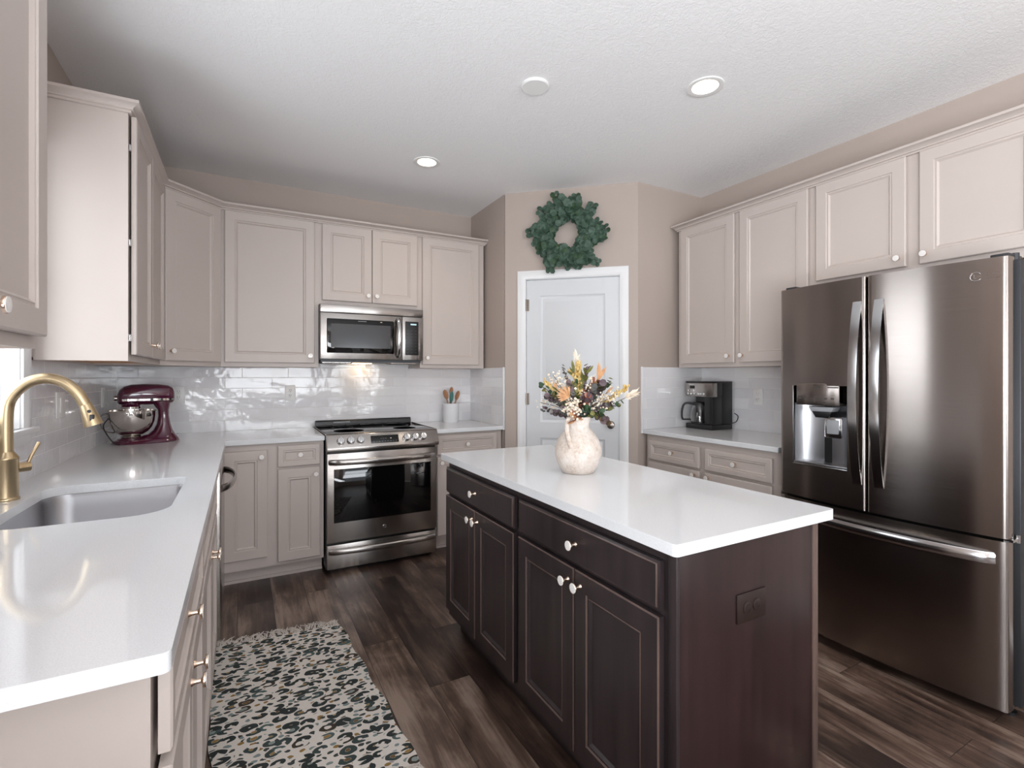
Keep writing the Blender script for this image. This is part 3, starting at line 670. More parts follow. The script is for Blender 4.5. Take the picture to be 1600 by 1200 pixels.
# microwave
mw = thing('microwave', 'stainless over-the-range microwave with black door glass', 'microwave', (.86, 3.9, 1.42))
b = MB(); b.box(.482, 1.232, 3.735, 4.085, 1.425, 1.822); b.mi = 1; b.box(.49, 1.225, 3.74, 4.07, 1.41, 1.425); b.build('body', [M['black'], M['darkmetal']], mw)
for x in (.5, 1.0):
    b = MB(); b.box(x, x + .2, 3.76, 3.95, 1.404, 1.411)
    for i in range(9): b.box(x + .01 + i * .02, x + .018 + i * .02, 3.77, 3.94, 1.401, 1.405)
    b.build('grease_filter', M['steel'], mw)
b = MB(); b.box(.482, 1.232, 3.70, 3.735, 1.764, 1.82, .003); b.build('vent_strip', M['steel'], mw)
b = MB(); b.box(.482, 1.066, 3.70, 3.735, 1.43, 1.760, .004); b.mi = 1; b.box(.522, 1.006, 3.6975, 3.71, 1.472, 1.722, .008); b.mi = 2; b.box(.552, .978, 3.6968, 3.70, 1.512, 1.684)
b.build('door', [M['steel'], M['blackglass'], M['greyglass']], mw)
b = MB(); hp = [(1.037, 3.70 - .045 * math.sin(math.pi * i / 16) ** .55, 1.452 + .29 * i / 16) for i in range(17)]
b.tube(hp, .013, 12, flat=(1.3, .6)); b.build('handle', M['chrome'], mw)
b = MB(); b.box(1.069, 1.232, 3.70, 3.735, 1.43, 1.760, .003); b.mi = 1; b.box(1.09, 1.196, 3.6975, 3.705, 1.468, 1.726, .004); b.mi = 2
for r in range(8):
    for c in range(3): b.box(1.1 + c * .032, 1.117 + c * .032, 3.6968, 3.698, 1.485 + r * .024, 1.489 + r * .024)
b.mi = 3; b.box(1.132, 1.178, 3.6968, 3.698, 1.698, 1.709); b.build('keypad', [M['steel'], M['black'], M['slot'], M['led']], mw)
b = MB(); b.box(.74, .80, 3.6965, 3.698, 1.706, 1.709); b.build('brand_mark', M['grey'], mw)
b = MB(); b.box(.76, .90, 3.97, 4.03, 1.405, 1.411); b.build('cooktop_light', M['warmlamp'], mw)

# refrigerator (bowed fronts)
fr = thing('refrigerator', 'stainless french door refrigerator with water dispenser and bottom freezer drawer', 'refrigerator', (2.85, 1.17, 0))
FY0, FY1, YM = .728, 1.615, 1.187
fxf = lambda y: 2.461 + (y - 1.172) ** 2 / (2 * 2.55)
b = MB(); b.box(2.575, 3.225, .715, 1.63, .055, 1.752, .004); b.box(2.6, 3.2, .75, 1.6, .02, .06); b.build('case', M['darkmetal'], fr)
for x, y in ((2.62, .76), (2.62, 1.58), (3.15, .76), (3.15, 1.58)):
    b = MB(); b.lathe([(.022, 0), (.022, .012), (.012, .014), (.012, .03)], (x, y, 0), 16); b.build('foot', M['black'], fr)
def bowed(y0, y1, z0, z1, back, name, mat, hole=None, r=.012):
    """door with bowed front; plan section extruded in z, optional rectangular recess"""
    b = MB(); N = 24
    def sec(y0_, y1_, ends):
        pts = []
        for i in range(N + 1):
            t = i / N; y = y0_ + (y1_ - y0_) * t; x = fxf(y)
            e = min(y - y0, y1 - y)
            if e < r: x += r - math.sqrt(max(0, r * r - (r - e) ** 2))
            pts.append((x, y))
        return pts
    def ext(ya, yb, za, zb):
        ys = [ya] + [ya + (yb - ya) * i / N for i in range(1, N)] + [yb]
        if ya == y0: ys = [ya, ya + .001, ya + .003, ya + .006, ya + .009] + [y for y in ys if y > ya + .011]
        if yb == y1: ys = [y for y in ys if y < yb - .011] + [yb - .009, yb - .006, yb - .003, yb - .001, yb]
        P = []
        for y in ys:
            x = fxf(y); e = min(y - y0, y1 - y)
            if e < r: x += r - math.sqrt(max(0, r * r - (r - e) ** 2))
            P.append((x, y))
        P2 = P + [(back, yb), (back, ya)]
        lo = [b.bm.verts.new((x, y, za)) for x, y in P2]; hi = [b.bm.verts.new((x, y, zb)) for x, y in P2]; n = len(P2)
        for i in range(n):
            f = b.bm.faces.new([lo[i], lo[(i + 1) % n], hi[(i + 1) % n], hi[i]]); f.smooth = i < len(P) - 1
        b.bm.faces.new(lo[::-1]); b.bm.faces.new(hi)
    if hole:
        ha, hb, hz0, hz1 = hole
        ext(y0, ha, z0, z1); ext(hb, y1, z0, z1); ext(ha, hb, z0, hz0); ext(ha, hb, hz1, z1)
    else: ext(y0, y1, z0, z1)
    return b.build(name, mat, fr)
HL = (1.268, 1.527, .868, 1.262)
b1 = bowed(YM + .003, FY1, .700, 1.758, 2.555, 'left_door', M['fridge'], HL)
b2 = bowed(FY0, YM - .003, .700, 1.758, 2.555, 'right_door', M['fridge'])
b3 = bowed(FY0, FY1, .052, .688, 2.555, 'freezer_drawer', M['fridge'])
b = MB(); b.box(2.553, 2.58, FY0 + .012, FY1 - .012, .06, 1.75); b.build('door_gasket', M['black'], fr)
# bow handles
def bowh(y, name):
    b = MB(); N = 24; z0, z1 = .815, 1.648
    ring = None; fs = []
    for i in range(N + 1):
        t = i / N; z = z0 + (z1 - z0) * t; bow = .062 * math.sin(math.pi * (.04 + .92 * t)) ** .7 - .012
        xo = fxf(y) - bow; hw = .0185; th = .012
        pts = [(xo, y - hw, z), (xo - .001, y, z), (xo, y + hw, z), (xo + th, y + hw * .8, z), (xo + th, y - hw * .8, z)]
        cur = [b.bm.verts.new(p) for p in pts]
        if ring: fs += [b.bm.faces.new([ring[j], ring[(j + 1) % 5], cur[(j + 1) % 5], cur[j]]) for j in range(5)]
        else: b.bm.faces.new(cur[::-1])
        ring = cur
    b.bm.faces.new(ring)
    for z in (z0 + .02, z1 - .02): b.box(fxf(y) - .003, fxf(y) + .002, y - .014, y + .014, z - .018, z + .018, .001)
    o = b.build(name, M['chrome'], fr); return o
bowh(YM + .036, 'left_door_handle'); bowh(YM - .052, 'right_door_handle')
b = MB(); ring = None
for i in range(41):
    t = i / 40; y = .762 + (1.583 - .762) * t; bow = .043 * math.sin(math.pi * t) ** .35; x = fxf(y) - bow
    pts = [(x, y, .600), (x - .004, y, .612), (x - .003, y, .628), (x + .004, y, .642), (x + .018, y, .636), (x + .014, y, .604)]
    cur = [b.bm.verts.new(p) for p in pts]
    if ring: b._fin([b.bm.faces.new([ring[j], ring[(j + 1) % 6], cur[(j + 1) % 6], cur[j]]) for j in range(6)], False)
    else: b.bm.faces.new(cur[::-1])
    ring = cur
b.bm.faces.new(ring); b.build('freezer_handle', M['chrome'], fr)
# dispenser
ha, hb, hz0, hz1 = HL
b = MB(); b.box(2.548, 2.553, ha, hb, hz0, hz1); b.mi = 1
b.sheet(lambda u, v: (2.475 + .07 * math.sin(math.pi * u) ** .5 + .004, ha + .004 + (hb - ha - .008) * u, hz0 + .012 + (hz1 - hz0 - .1) * v), 20, 2)
b.box(2.468, 2.545, ha + .002, hb - .002, hz0, hz0 + .014, .003); b.build('dispenser_cavity', [M['black'], M['sink']], fr)
b = MB(); 
for a in ((ha - .003, ha + .002, hz0 - .003, hz1), (hb - .002, hb + .003, hz0 - .003, hz1), (ha, hb, hz0 - .004, hz0 + .002)): b.box(2.462 + .006, 2.50, a[0], a[1], a[2], a[3], .001)
b.build('dispenser_trim', M['chrome'], fr)
b = MB(); b.box(2.468, 2.55, ha + .035, hb - .018, 1.165, 1.273, .003); dpn = b.build('control_panel', M['fridge'], fr)
icons = [(ha + .06 + i * .031, ha + .074 + i * .031, 1.196, 1.203) for i in range(6)] + [(ha + .1 + i * .024, ha + .11 + i * .024, 1.178, 1.182) for i in range(3)] + [(ha + .04, ha + .09, 1.251, 1.256), (ha + .125, ha + .152, 1.25, 1.258)]
for a in icons:
    b = MB(); b.box(2.4672, 2.4685, *a); b.build('panel_icon', M['slot'], fr)
b = MB(); b.poly([(2.478, 1.335, 1.158), (2.478, 1.455, 1.158), (2.478, 1.443, 1.135), (2.478, 1.347, 1.135)], .06, (1, 0, 0), .003); b.mi = 1; b.poly([(2.485, 1.347, 1.135), (2.485, 1.443, 1.135), (2.485, 1.425, 1.105), (2.485, 1.365, 1.105)], .05, (1, 0, 0), .002); b.build('ice_chute', [M['grey'], M['black']], fr)
b = MB(); b.box(2.49, 2.50, 1.305, 1.385, 1.01, 1.11, .008); b.mi = 1; b.box(2.487, 2.491, 1.318, 1.372, 1.03, 1.098, .004); b.build('dispenser_paddle', [M['chrome'], M['grey']], fr)
# emblem: ring with letters, then the word
yq = .817; nx = (yq - 1.172) / 2.55; TE = Matrix.Translation((fxf(yq) - .0008, yq, 1.692)) @ Matrix.Rotation(R(-90) - math.atan(nx), 4, 'Z')
b = MB()
b.tube([(.0165 * math.cos(a), 0, .0165 * math.sin(a)) for a in [R(30 + 300 * i / 30) for i in range(31)]], .0012, 6); b.box(-.006, -.0035, -.001, .001, -.007, .008); b.box(-.006, .002, -.001, .001, -.0075, -.005); b.box(.004, .0165, -.001, .001, -.001, .0012)
b.build('emblem', M['chrome'], fr, TE)
text('LG', 'emblem_word', .034, M['fridge'], fr, TE @ Matrix.Translation((.048, -.0002, 0)))
b = MB(); b.box(2.53, 2.66, .735, .79, 1.752, 1.775, .004); b.lathe([(.014, 1.748), (.014, 1.78)], (2.6, .74, 0), 16); b.build('hinge_cover', M['darkmetal'], fr)
b = MB(); b.box(2.53, 2.66, 1.55, 1.605, 1.752, 1.775, .004); b.build('hinge_cover', M['darkmetal'], fr)
b = MB(); b.box(2.51, 2.6, .718, .745, .689, .699); b.lathe([(.008, .68), (.008, .71)], (2.565, .722, 0), 12); b.build('hinge', M['chrome'], fr)

# ------------------------------------------------------------------ outlets and switches
def outlet(T, label, kind='outlet', mats=('white', 'slot'), w=.074, h=.118, name='power_outlet', grp=None):
    o0 = T @ Vector((0, 0, 0)); t = thing(name, label, 'outlet' if kind == 'outlet' else 'switch', o0)
    b = MB(); b.box(-w / 2, w / 2, -.005, 0, -h / 2, h / 2, .002); b.build('cover_plate', M[mats[0]], t, T)
    if kind == 'outlet':
        for dz_ in (.02, -.02):
            b = MB(); b.lathe([(.0165, .0045), (.0165, .007), (.0155, .0075), (.002, .0075)], (0, 0, dz_), 20, 'Y'); b.mi = 1
            for sx in (-.006, .006): b.box(sx - .0012, sx + .0012, -.0079, -.0074, dz_ - .001, dz_ + .008)
            b.lathe([(.0022, .0074), (.0022, .0079)], (0, 0, dz_ - .007), 10, 'Y'); b.build('receptacle', [M[mats[0]], M[mats[1]]], t, T)
    else:
        b = MB(); b.box(-.017, .017, -.008, -.004, -.034, .034, .002); b.build('rocker', M[mats[0]], t, T)
    return t
TY = YB - .0101
outlet(Matrix.Translation((-.386, TY, 1.18)), 'white double outlet on the tile right of the stand mixer')
outlet(Matrix.Translation((.318, TY, 1.18)), 'white double outlet on the tile between the mixer and the range')
RL = Matrix.Rotation(R(90), 4, 'Z')
outlet(Matrix.Translation((XL + .0101, 2.94, 1.178)) @ RL, 'white switch on the sink wall tile behind the faucet spout', 'switch', name='light_switch', w=.118)
outlet(Matrix.Translation((XL + .0101, 3.72, 1.183)) @ RL, 'white switch on the sink wall tile left of the mixer bowl', 'switch', name='light_switch')
RR = Matrix.Rotation(R(-90), 4, 'Z')
outlet(Matrix.Translation((XR - .0101, 2.251, 1.16)) @ RR, 'white double outlet on the tile right of the coffee maker')
# dark outlet on the island end
TI2 = Matrix.Translation((1.203, .8619, .692)) @ Matrix.Rotation(R(90), 4, 'Y')
ot = outlet(TI2, 'dark brown horizontal outlet on the island end panel', mats=('bronze', 'black'), w=.078, h=.118)

# ------------------------------------------------------------------ ceiling fixtures
def downlight(x, y, label, power):
    t = thing('recessed_light', label, 'ceiling light', (x, y, ZC - .01))
    b = MB(); prof = [(.060, ZC + .07), (.062, ZC - .002), (.085, ZC - .006), (.088, ZC - .0045), (.088, ZC), (.064, ZC), (.063, ZC + .071)]
    prev = None
    for r, h in prof:
        ring = [b.bm.verts.new((x + r * math.cos(2 * math.pi * k / 40), y + r * math.sin(2 * math.pi * k / 40), h)) for k in range(40)]
        if prev: b._fin([b.bm.faces.new([prev[k], prev[(k + 1) % 40], ring[(k + 1) % 40], ring[k]]) for k in range(40)], True)
        prev = ring
    b.build('trim_ring', M['white'], t)
    b = MB(); b.lathe([(.0605, ZC + .066), (.055, ZC + .06), (.03, ZC + .056), (.01, ZC + .055)], (x, y, 0), 32); b.build('lens', M['lamp'], t)
    l = bpy.data.lights.new('downlight_beam', 'SPOT'); l.energy = power; l.spot_size = R(140); l.spot_blend = .8; l.shadow_soft_size = .045; l.color = (1, .86, .7)
    o = bpy.data.objects.new('downlight_beam', l); COL.objects.link(o); o.parent = t; o.location = (0, 0, .055)
downlight(2.012, 1.69, 'lit recessed ceiling light nearer the refrigerator', 9)
downlight(1.085, 3.18, 'lit recessed ceiling light above the range area', 9)
t = thing('ceiling_cover', 'unlit round white blank cover on the ceiling between the two recessed lights', 'cover', (1.268, 2.085, ZC))
b = MB(); b.lathe([(.069, ZC), (.069, ZC - .008), (.064, ZC - .012), (.02, ZC - .0125)], (1.268, 2.085, 0), 40); b.build('plate', M['white'], t)

# ------------------------------------------------------------------ stand mixer
mx = thing('stand_mixer', 'dark plum enamel stand mixer with steel bowl in the counter corner', 'mixer', (0, 0, 0))
# local: x forward (bowl end), z up; later moved
def mpart(b, name, mat): 
    me = b.build(name, mat); me.parent = mx; return me
b = MB()
def foot(u, v):
    return None
# base: footprint loops lofted up into the column
def loft(b, secs, n=28):
    prev = None
    for (cx, cy, z, ax, ay, pw) in secs:
        ring = []
        for j in range(n):
            a = 2 * math.pi * j / n; c, s = math.cos(a), math.sin(a)
            ring.append(b.bm.verts.new((cx + ax * math.copysign(abs(c) ** pw, c), cy + ay * math.copysign(abs(s) ** pw, s), z)))
        if prev: b._fin([b.bm.faces.new([prev[j], prev[(j + 1) % n], ring[(j + 1) % n], ring[j]]) for j in range(n)], True)
        else: b._fin([b.bm.faces.new(ring[::-1])])
        prev = ring
    b._fin([b.bm.faces.new(prev)])
loft(b, [(.0, 0, .0, .172, .105, .85), (.0, 0, .006, .178, .108, .85), (-.002, 0, .018, .172, .102, .85), (-.012, 0, .026, .158, .09, .85), (-.05, 0, .034, .112, .078, .9), (-.078, 0, .05, .072, .068, .9), (-.086, 0, .075, .052, .06, .9), (-.09, 0, .11, .038, .052, .9), (-.09, 0, .16, .03, .046, .9), (-.088, 0, .2, .03, .046, .9), (-.08, 0, .235, .045, .05, .9), (-.075, 0, .26, .055, .05, .9)])
b.lathe([(.075, .02), (.075, .028), (.068, .033), (.03, .034)], (.075, 0, 0), 32)
mpart(b, 'base', M['plum'])
def hloft(b, secs, n=28):
    prev = None
    for (x, zc, ry, rz) in secs:
        ring = [b.bm.verts.new((x, ry * math.copysign(abs(math.cos(2 * math.pi * j / n)) ** .8, math.cos(2 * math.pi * j / n)), zc + rz * math.copysign(abs(math.sin(2 * math.pi * j / n)) ** .8, math.sin(2 * math.pi * j / n)))) for j in range(n)]
        if prev: b._fin([b.bm.faces.new([prev[j], prev[(j + 1) % n], ring[(j + 1) % n], ring[j]]) for j in range(n)], True)
        else: b._fin([b.bm.faces.new(ring[::-1])])
        prev = ring
    b._fin([b.bm.faces.new(prev)])
b = MB(); hloft(b, [(-.146, .29, .012, .014), (-.144, .29, .034, .036), (-.134, .293, .048, .05), (-.11, .297, .058, .06), (-.06, .3, .063, .064), (.02, .301, .064, .065), (.08, .299, .062, .063), (.115, .294, .056, .056), (.136, .287, .045, .045), (.146, .28, .03, .03), (.149, .278, .01, .01)])
b.lathe([(.046, .226), (.05, .232), (.05, .27)], (.078, 0, 0), 24); mpart(b, 'motor_head', M['plum'])
b = MB()
for sgn in (1, -1):
    b.sheet(lambda u, v: (-.135 + .262 * u, sgn * (.0645 + .0012 - .014 * (abs(u - .52) * 2) ** 4), .262 + .013 * v), 24, 1)
b.cyl((.146, 0, .28), (.162, 0, .28), .015, n=20); b.lathe([(.048, .214), (.0525, .216), (.0525, .226), (.048, .227)], (.078, 0, 0), 28); mpart(b, 'chrome_band', M['mirror'])
for x, sg in ((-.02, 1), (-.07, 1), (-.02, -1)):
    b = MB(); b.cyl((x, .055 * sg, .268), (x, .08 * sg, .268), .008, n=12); mpart(b, 'speed_lever', M['black'])
b = MB(); b.lathe([(.052, .033), (.056, .04), (.05, .047), (.044, .05), (.06, .056), (.085, .073), (.105, .1), (.117, .135), (.121, .17), (.121, .198), (.126, .2), (.126, .204), (.118, .204), (.117, .17), (.11, .13), (.08, .08), (.04, .062)], (.075, 0, 0), 48); bowl = mpart(b, 'mixing_bowl', M['mirror'])
b = MB(); hp = cr([Vector(p) for p in ((.185, .01, .185), (.21, .01, .188), (.226, .01, .17), (.228, .01, .13), (.218, .01, .1), (.195, .01, .078), (.16, .01, .072))], 4); b.tube(hp, .006, 10, flat=(1.7, .6)); o = b.build('bowl_handle', M['mirror']); o.parent = bowl
b = MB(); b.tube(cr([Vector(p) for p in ((.19, .03, .16), (.215, .05, .12), (.2, .07, .07), (.17, .09, .02), (.14, .11, .006))]), .0035, 8); mpart(b, 'power_cord', M['black'])
mx.location = (-.503, 3.64, .914); mx.rotation_euler = (0, 0, R(194)); mx.scale = (.94, .94, .95)
# ------------------------------------------------------------------ utensil crock and spoons
b = MB(); cxy = (1.575, 3.985)
b.lathe([(.064, .914), (.067, .918), (.0675, 1.06), (.0695, 1.067), (.0695, 1.074), (.0625, 1.074), (.061, .94), (.02, .935)], (*cxy, 0), 72, fn=lambda a, h: 1 + (.012 * math.cos(28 * a) if .92 < h < 1.055 else 0))
tag(b.build('utensil_crock', M['ceramic']), 'white ribbed ceramic crock holding spoons right of the range', 'crock')
def spoon(base, tip, head_r, mat, name, label, asp=1.4, grp=None):
    b = MB(); p0 = Vector(base); p1 = Vector(tip); d = (p1 - p0).normalized()
    b.tube([p0, p1], [.005, .0065], 10)
    q = d.to_track_quat('Z', 'Y').to_matrix().to_4x4(); T = Matrix.Translation(p1 + d * head_r * asp * .85) @ q
    g = bmesh.ops.create_icosphere(b.bm, subdivisions=3, radius=head_r, matrix=T @ Matrix.Diagonal((1, .28, asp, 1)))
    b._fin({f for v in g['verts'] for f in v.link_faces}, True)
    return tag(b.build(name, mat), label, 'utensil', grp)
spoon((1.582, 3.99, .945), (1.532, 3.97, 1.115), .031, M['woodspoon'], 'wooden_spoon', 'wooden spoon leaning left in the white crock')
spoon((1.57, 3.97, .945), (1.622, 3.98, 1.105), .031, M['woodspoon'], 'wooden_spoon', 'wooden spoon leaning right in the white crock')
spoon((1.575, 4.0, .945), (1.574, 3.975, 1.09), .019, M['teal'], 'teal_spoon_rest', 'teal patterned utensil standing in the middle of the crock', 2.6)
spoon((1.56, 4.0, .945), (1.59, 4.02, 1.15), .02, M['woodspoon'], 'wooden_spatula', 'pale utensil standing at the back of the crock', 1.7)

# ------------------------------------------------------------------ coffee maker
cf = thing('coffee_maker', 'black and stainless drip coffee maker with glass carafe in the nook', 'coffee maker', (3.08, 2.56, .914))
cy0, cy1 = 2.44, 2.68
b = MB(); b.box(2.975, 3.2, cy0, cy1, .914, .952, .006); b.box(3.085, 3.2, cy0, cy1, .952, 1.26, .005); b.box(2.985, 3.1, cy0 + .002, cy0 + .075, .952, 1.17, .004); b.box(2.985, 3.1, cy0 + .001, cy1 - .001, 1.168, 1.262, .004); b.box(2.975, 3.2, cy0 - .001, cy1 + .001, 1.258, 1.268, .003); b.build('housing', M['black'], cf)
b = MB(); b.box(2.976, 2.99, cy0, cy1, 1.155, 1.257, .005); b.box(2.977, 3.03, cy0 - .002, cy0 + .01, 1.155, 1.257, .003)
b.build('front_panel', M['steel'], cf)
b = MB(); b.box(2.9745, 2.977, cy0 + .155, cy0 + .2, 1.215, 1.236, .002)
for i in range(3): b.lathe([(.0075, 0), (.0075, .003), (.004, .004)], (0, 0, 0), 12, 'Y') if False else None
b.build('clock_display', M['black'], cf)
for y, z in ((.214, 1.176), (.185, 1.176), (.155, 1.176), (.21, 1.2), (.16, 1.2), (.12, 1.176), (.1, 1.176), (.07, 1.176)):
    b = MB(); b.cyl((2.977, cy0 + y, z), (2.972, cy0 + y, z), .0065, n=14); b.build('button', M['chrome'], cf)
text('Cuisinart', 'brand_word', .014, M['white'], cf, Matrix.Translation((2.9755, cy0 + .185, 1.246)) @ Matrix.Rotation(R(-90), 4, 'Z'))
b = MB(); b.lathe([(.06, .955), (.066, .965), (.068, 1.0), (.06, 1.05), (.048, 1.085), (.05, 1.09), (.046, 1.09), (.044, 1.085), (.056, 1.05), (.064, 1.0), (.062, .968), (.02, .962)], (3.03, 2.595, 0), 36); car = b.build('carafe', M['glass'], cf)
b = MB(); b.lathe([(.052, 1.088), (.052, 1.1), (.045, 1.11), (.02, 1.114)], (3.03, 2.595, 0), 28)
b.tube(cr([Vector(p) for p in ((3.005, 2.635, 1.098), (2.965, 2.675, 1.1), (2.95, 2.69, 1.06), (2.948, 2.692, 1.0), (2.955, 2.685, .975))]), .008, 10); b.tube([(2.955, 2.685, .978), (2.99, 2.645, .98)], .006, 8)
b.build('carafe_lid_and_handle', M['black'], cf)
b = MB(); b.tube(cr([Vector(p) for p in ((3.2, 2.45, .955), (3.222, 2.425, .97), (3.221, 2.41, 1.01), (3.222, 2.44, 1.03))]), .003, 8); b.build('cord', M['black'], cf)

# ------------------------------------------------------------------ rug
b = MB(); c00, c10, c11, c01 = Vector((-.075, 1.655)), Vector((.525, 1.61)), Vector((.452, 2.708)), Vector((-.15, 2.765))
def rugp(u, v, z):
    p = c00.lerp(c10, u).lerp(c01.lerp(c11, u), v); e = .006 * math.sin(v * 23) * (1 if u > .5 else -1) * abs(2 * u - 1) ** 6
    return (p.x + e, p.y + .004 * math.sin(u * 17), z + .0015 * math.sin(u * 9 + v * 5) * math.sin(v * 11))
NU, NV = 40, 60
G = [[[b.bm.verts.new(rugp(i / NU, j / NV, z)) for j in range(NV + 1)] for i in range(NU + 1)] for z in (.009, .003)]
for i in range(NU):
    for j in range(NV):
        a = G[0]; b._fin([b.bm.faces.new([a[i][j], a[i + 1][j], a[i + 1][j + 1], a[i][j + 1]])], True); a = G[1]; b._fin([b.bm.faces.new([a[i][j], a[i][j + 1], a[i + 1][j + 1], a[i + 1][j]])], True)
for i in range(NU):
    for j in (0, NV): b.bm.faces.new([G[0][i][j], G[0][i + 1][j], G[1][i + 1][j], G[1][i][j]])
for j in range(NV):
    for i in (0, NU): b.bm.faces.new([G[0][i][j], G[0][i][j + 1], G[1][i][j + 1], G[1][i][j]])
rug = thing('leopard_rug', 'cream flatwoven rug with dark green and ochre leopard spots beside the sink cabinets', 'rug', (.2, 2.2, 0))
b.build('woven_field', M['rug'], rug)
def fringe(v, dirn, n):
    b = MB()
    for i in range(n):
        u = (i + .5) / n; p = Vector(rugp(u, v, .007)); a = random.uniform(-.5, .5); ln = random.uniform(.05, .075)
        for k in range(2):
            aa = a + random.uniform(-.45, .45); q = p + Vector((math.sin(aa) * ln * .5, dirn * math.cos(aa) * ln * .5, random.uniform(.002, .008))); e = q + Vector((math.sin(aa + random.uniform(-.9, .9)) * ln * .5, dirn * ln * .45, -.005 + random.uniform(0, .004)))
            b.tube([p, q, e], [.0028, .0022, .0016], 5)
    o = b.build('fringe', M['fringe'], rug); o['kind'] = 'stuff'; return o
fringe(1, 1, 62); fringe(0, -1, 62)

# ------------------------------------------------------------------ wreath
wr = thing('eucalyptus_wreath', 'round green eucalyptus wreath hanging above the pantry door', 'wreath', TD @ Vector((.498, -.06, 2.375)))
b = MB(); C = (.498, -.03, 2.375)
b.tube([(C[0] + .16 * math.cos(t), C[1], C[2] + .16 * math.sin(t)) for t in [2 * math.pi * i / 40 for i in range(41)]], .014, 8); b.build('twig_ring', M['stem'], wr, TD)
b = MB(); random.seed(21)
for i in range(70):
    a0 = 2 * math.pi * (i / 70) + random.uniform(-.06, .06); r0 = random.uniform(.125, .2); out = random.uniform(-.45, 1.15)
    L = random.uniform(.07, .155) * (1 if out > 0 else .55)
    p = Vector((C[0] + r0 * math.cos(a0), C[1] - random.uniform(0, .02), C[2] + r0 * math.sin(a0)))
    dirv = Vector((math.cos(a0 + math.pi / 2 - out), -random.uniform(.0, .4), math.sin(a0 + math.pi / 2 - out))).normalized(); pts = []
    for k in range(6):
        q = p + dirv * L * k / 5 + Vector((0, -.02 * math.sin(k), 0)); pts.append(q)
        for sgn in (1, -1):
            r = random.uniform(.023, .033) * (1 - .05 * k); off = dirv.cross(Vector((0, 1, 0))).normalized() * sgn * r * .85
            rr = math.hypot(q.x + off.x - C[0], q.z + off.z - C[2])
            if rr < .098: continue
            b.leafdisc(q + off + Vector((0, -random.uniform(0, .02), 0)), (random.uniform(-.6, .6), -1, random.uniform(-.6, .6)), r, .22, 1.05, random.random() * 6, mi=0 if random.random() < .85 else 1)
    b.mi = 1; b.tube(pts, .0018, 4); b.mi = 0
b.build('foliage', [M['euc'], M['eucd']], wr, TD)

# ------------------------------------------------------------------ vase
VX, VY = 1.213, 1.655
vs = thing('pitcher_vase', 'weathered cream stoneware pitcher vase with one handle on the island', 'vase', (VX, VY, .914))
b = MB(); b.lathe([(.06, .914), (.066, .918), (.074, .93), (.088, .958), (.0955, .99), (.0945, 1.015), (.085, 1.045), (.066, 1.075), (.05, 1.092), (.0455, 1.102), (.0465, 1.115), (.052, 1.132), (.0555, 1.142), (.0525, 1.144), (.047, 1.132), (.041, 1.11), (.042, 1.095), (.06, 1.07), (.085, 1.02), (.06, .93)], (VX, VY, 0), 48, fn=lambda a, h: 1 + .012 * math.sin(2 * a + h * 20)); b.build('body', M['pot'], vs)
b = MB(); va = Vector((-.95, -.35, 0)).normalized()
hp = [va * .05 + Vector((0, 0, 1.137)), va * .066 + Vector((0, 0, 1.134)), va * .075 + Vector((0, 0, 1.11)), va * .078 + Vector((0, 0, 1.08)), va * .08 + Vector((0, 0, 1.055)), va * .078 + Vector((0, 0, 1.038))]
fv = Vector((-.62, -.78, 0)).normalized(); hp = [va.lerp(fv, k).normalized() * a + Vector((VX, VY, z)) for k, a, z in ((0, .048, 1.136), (.0, .07, 1.137), (.05, .083, 1.112), (.15, .088, 1.08), (.35, .09, 1.05), (.5, .089, 1.024))]
b.tube(cr(hp), .0085, 12, flat=(1.2, .9)); b.build('handle', M['pot'], vs)

# ------------------------------------------------------------------ dried flowers (image right = RT, toward camera = -FW)
FW = Vector((math.sin(R(28.62)), math.cos(R(28.62)), 0)); RT = Vector((FW.y, -FW.x, 0)); O = Vector((VX, VY, 1.12)); UP = Vector((0, 0, 1))
px = 2.035 / 772.
def P(u, v, dep=0): return Vector((VX, VY, 1.31)) + RT * ((u - 909) * px) + UP * ((587.2 - v) * px) + FW * dep
def stalk(b, tip, bend=.02, r=.0013):
    s0 = Vector((VX, VY, 1.0)) + (Vector(tip) - Vector((VX, VY, 1.0))).normalized() * .0
    mid = O + (Vector(tip) - O) * .45 + UP * bend + RT * random.uniform(-.004, .004); b.tube(cr([s0, O + RT * ((tip - O).dot(RT)) * .12, mid, Vector(tip)], 4), r, 5)
    return cr([O, mid, Vector(tip)], 6)
def sprig(name, label, tip, mats, kind, n=10, size=.009, grp=None, cat='dried flower', bend=.02, along=.35):
    return sprig_(name, label, tip, mats, kind, int(n * 1.35), size * 1.22, grp, cat, bend, along)
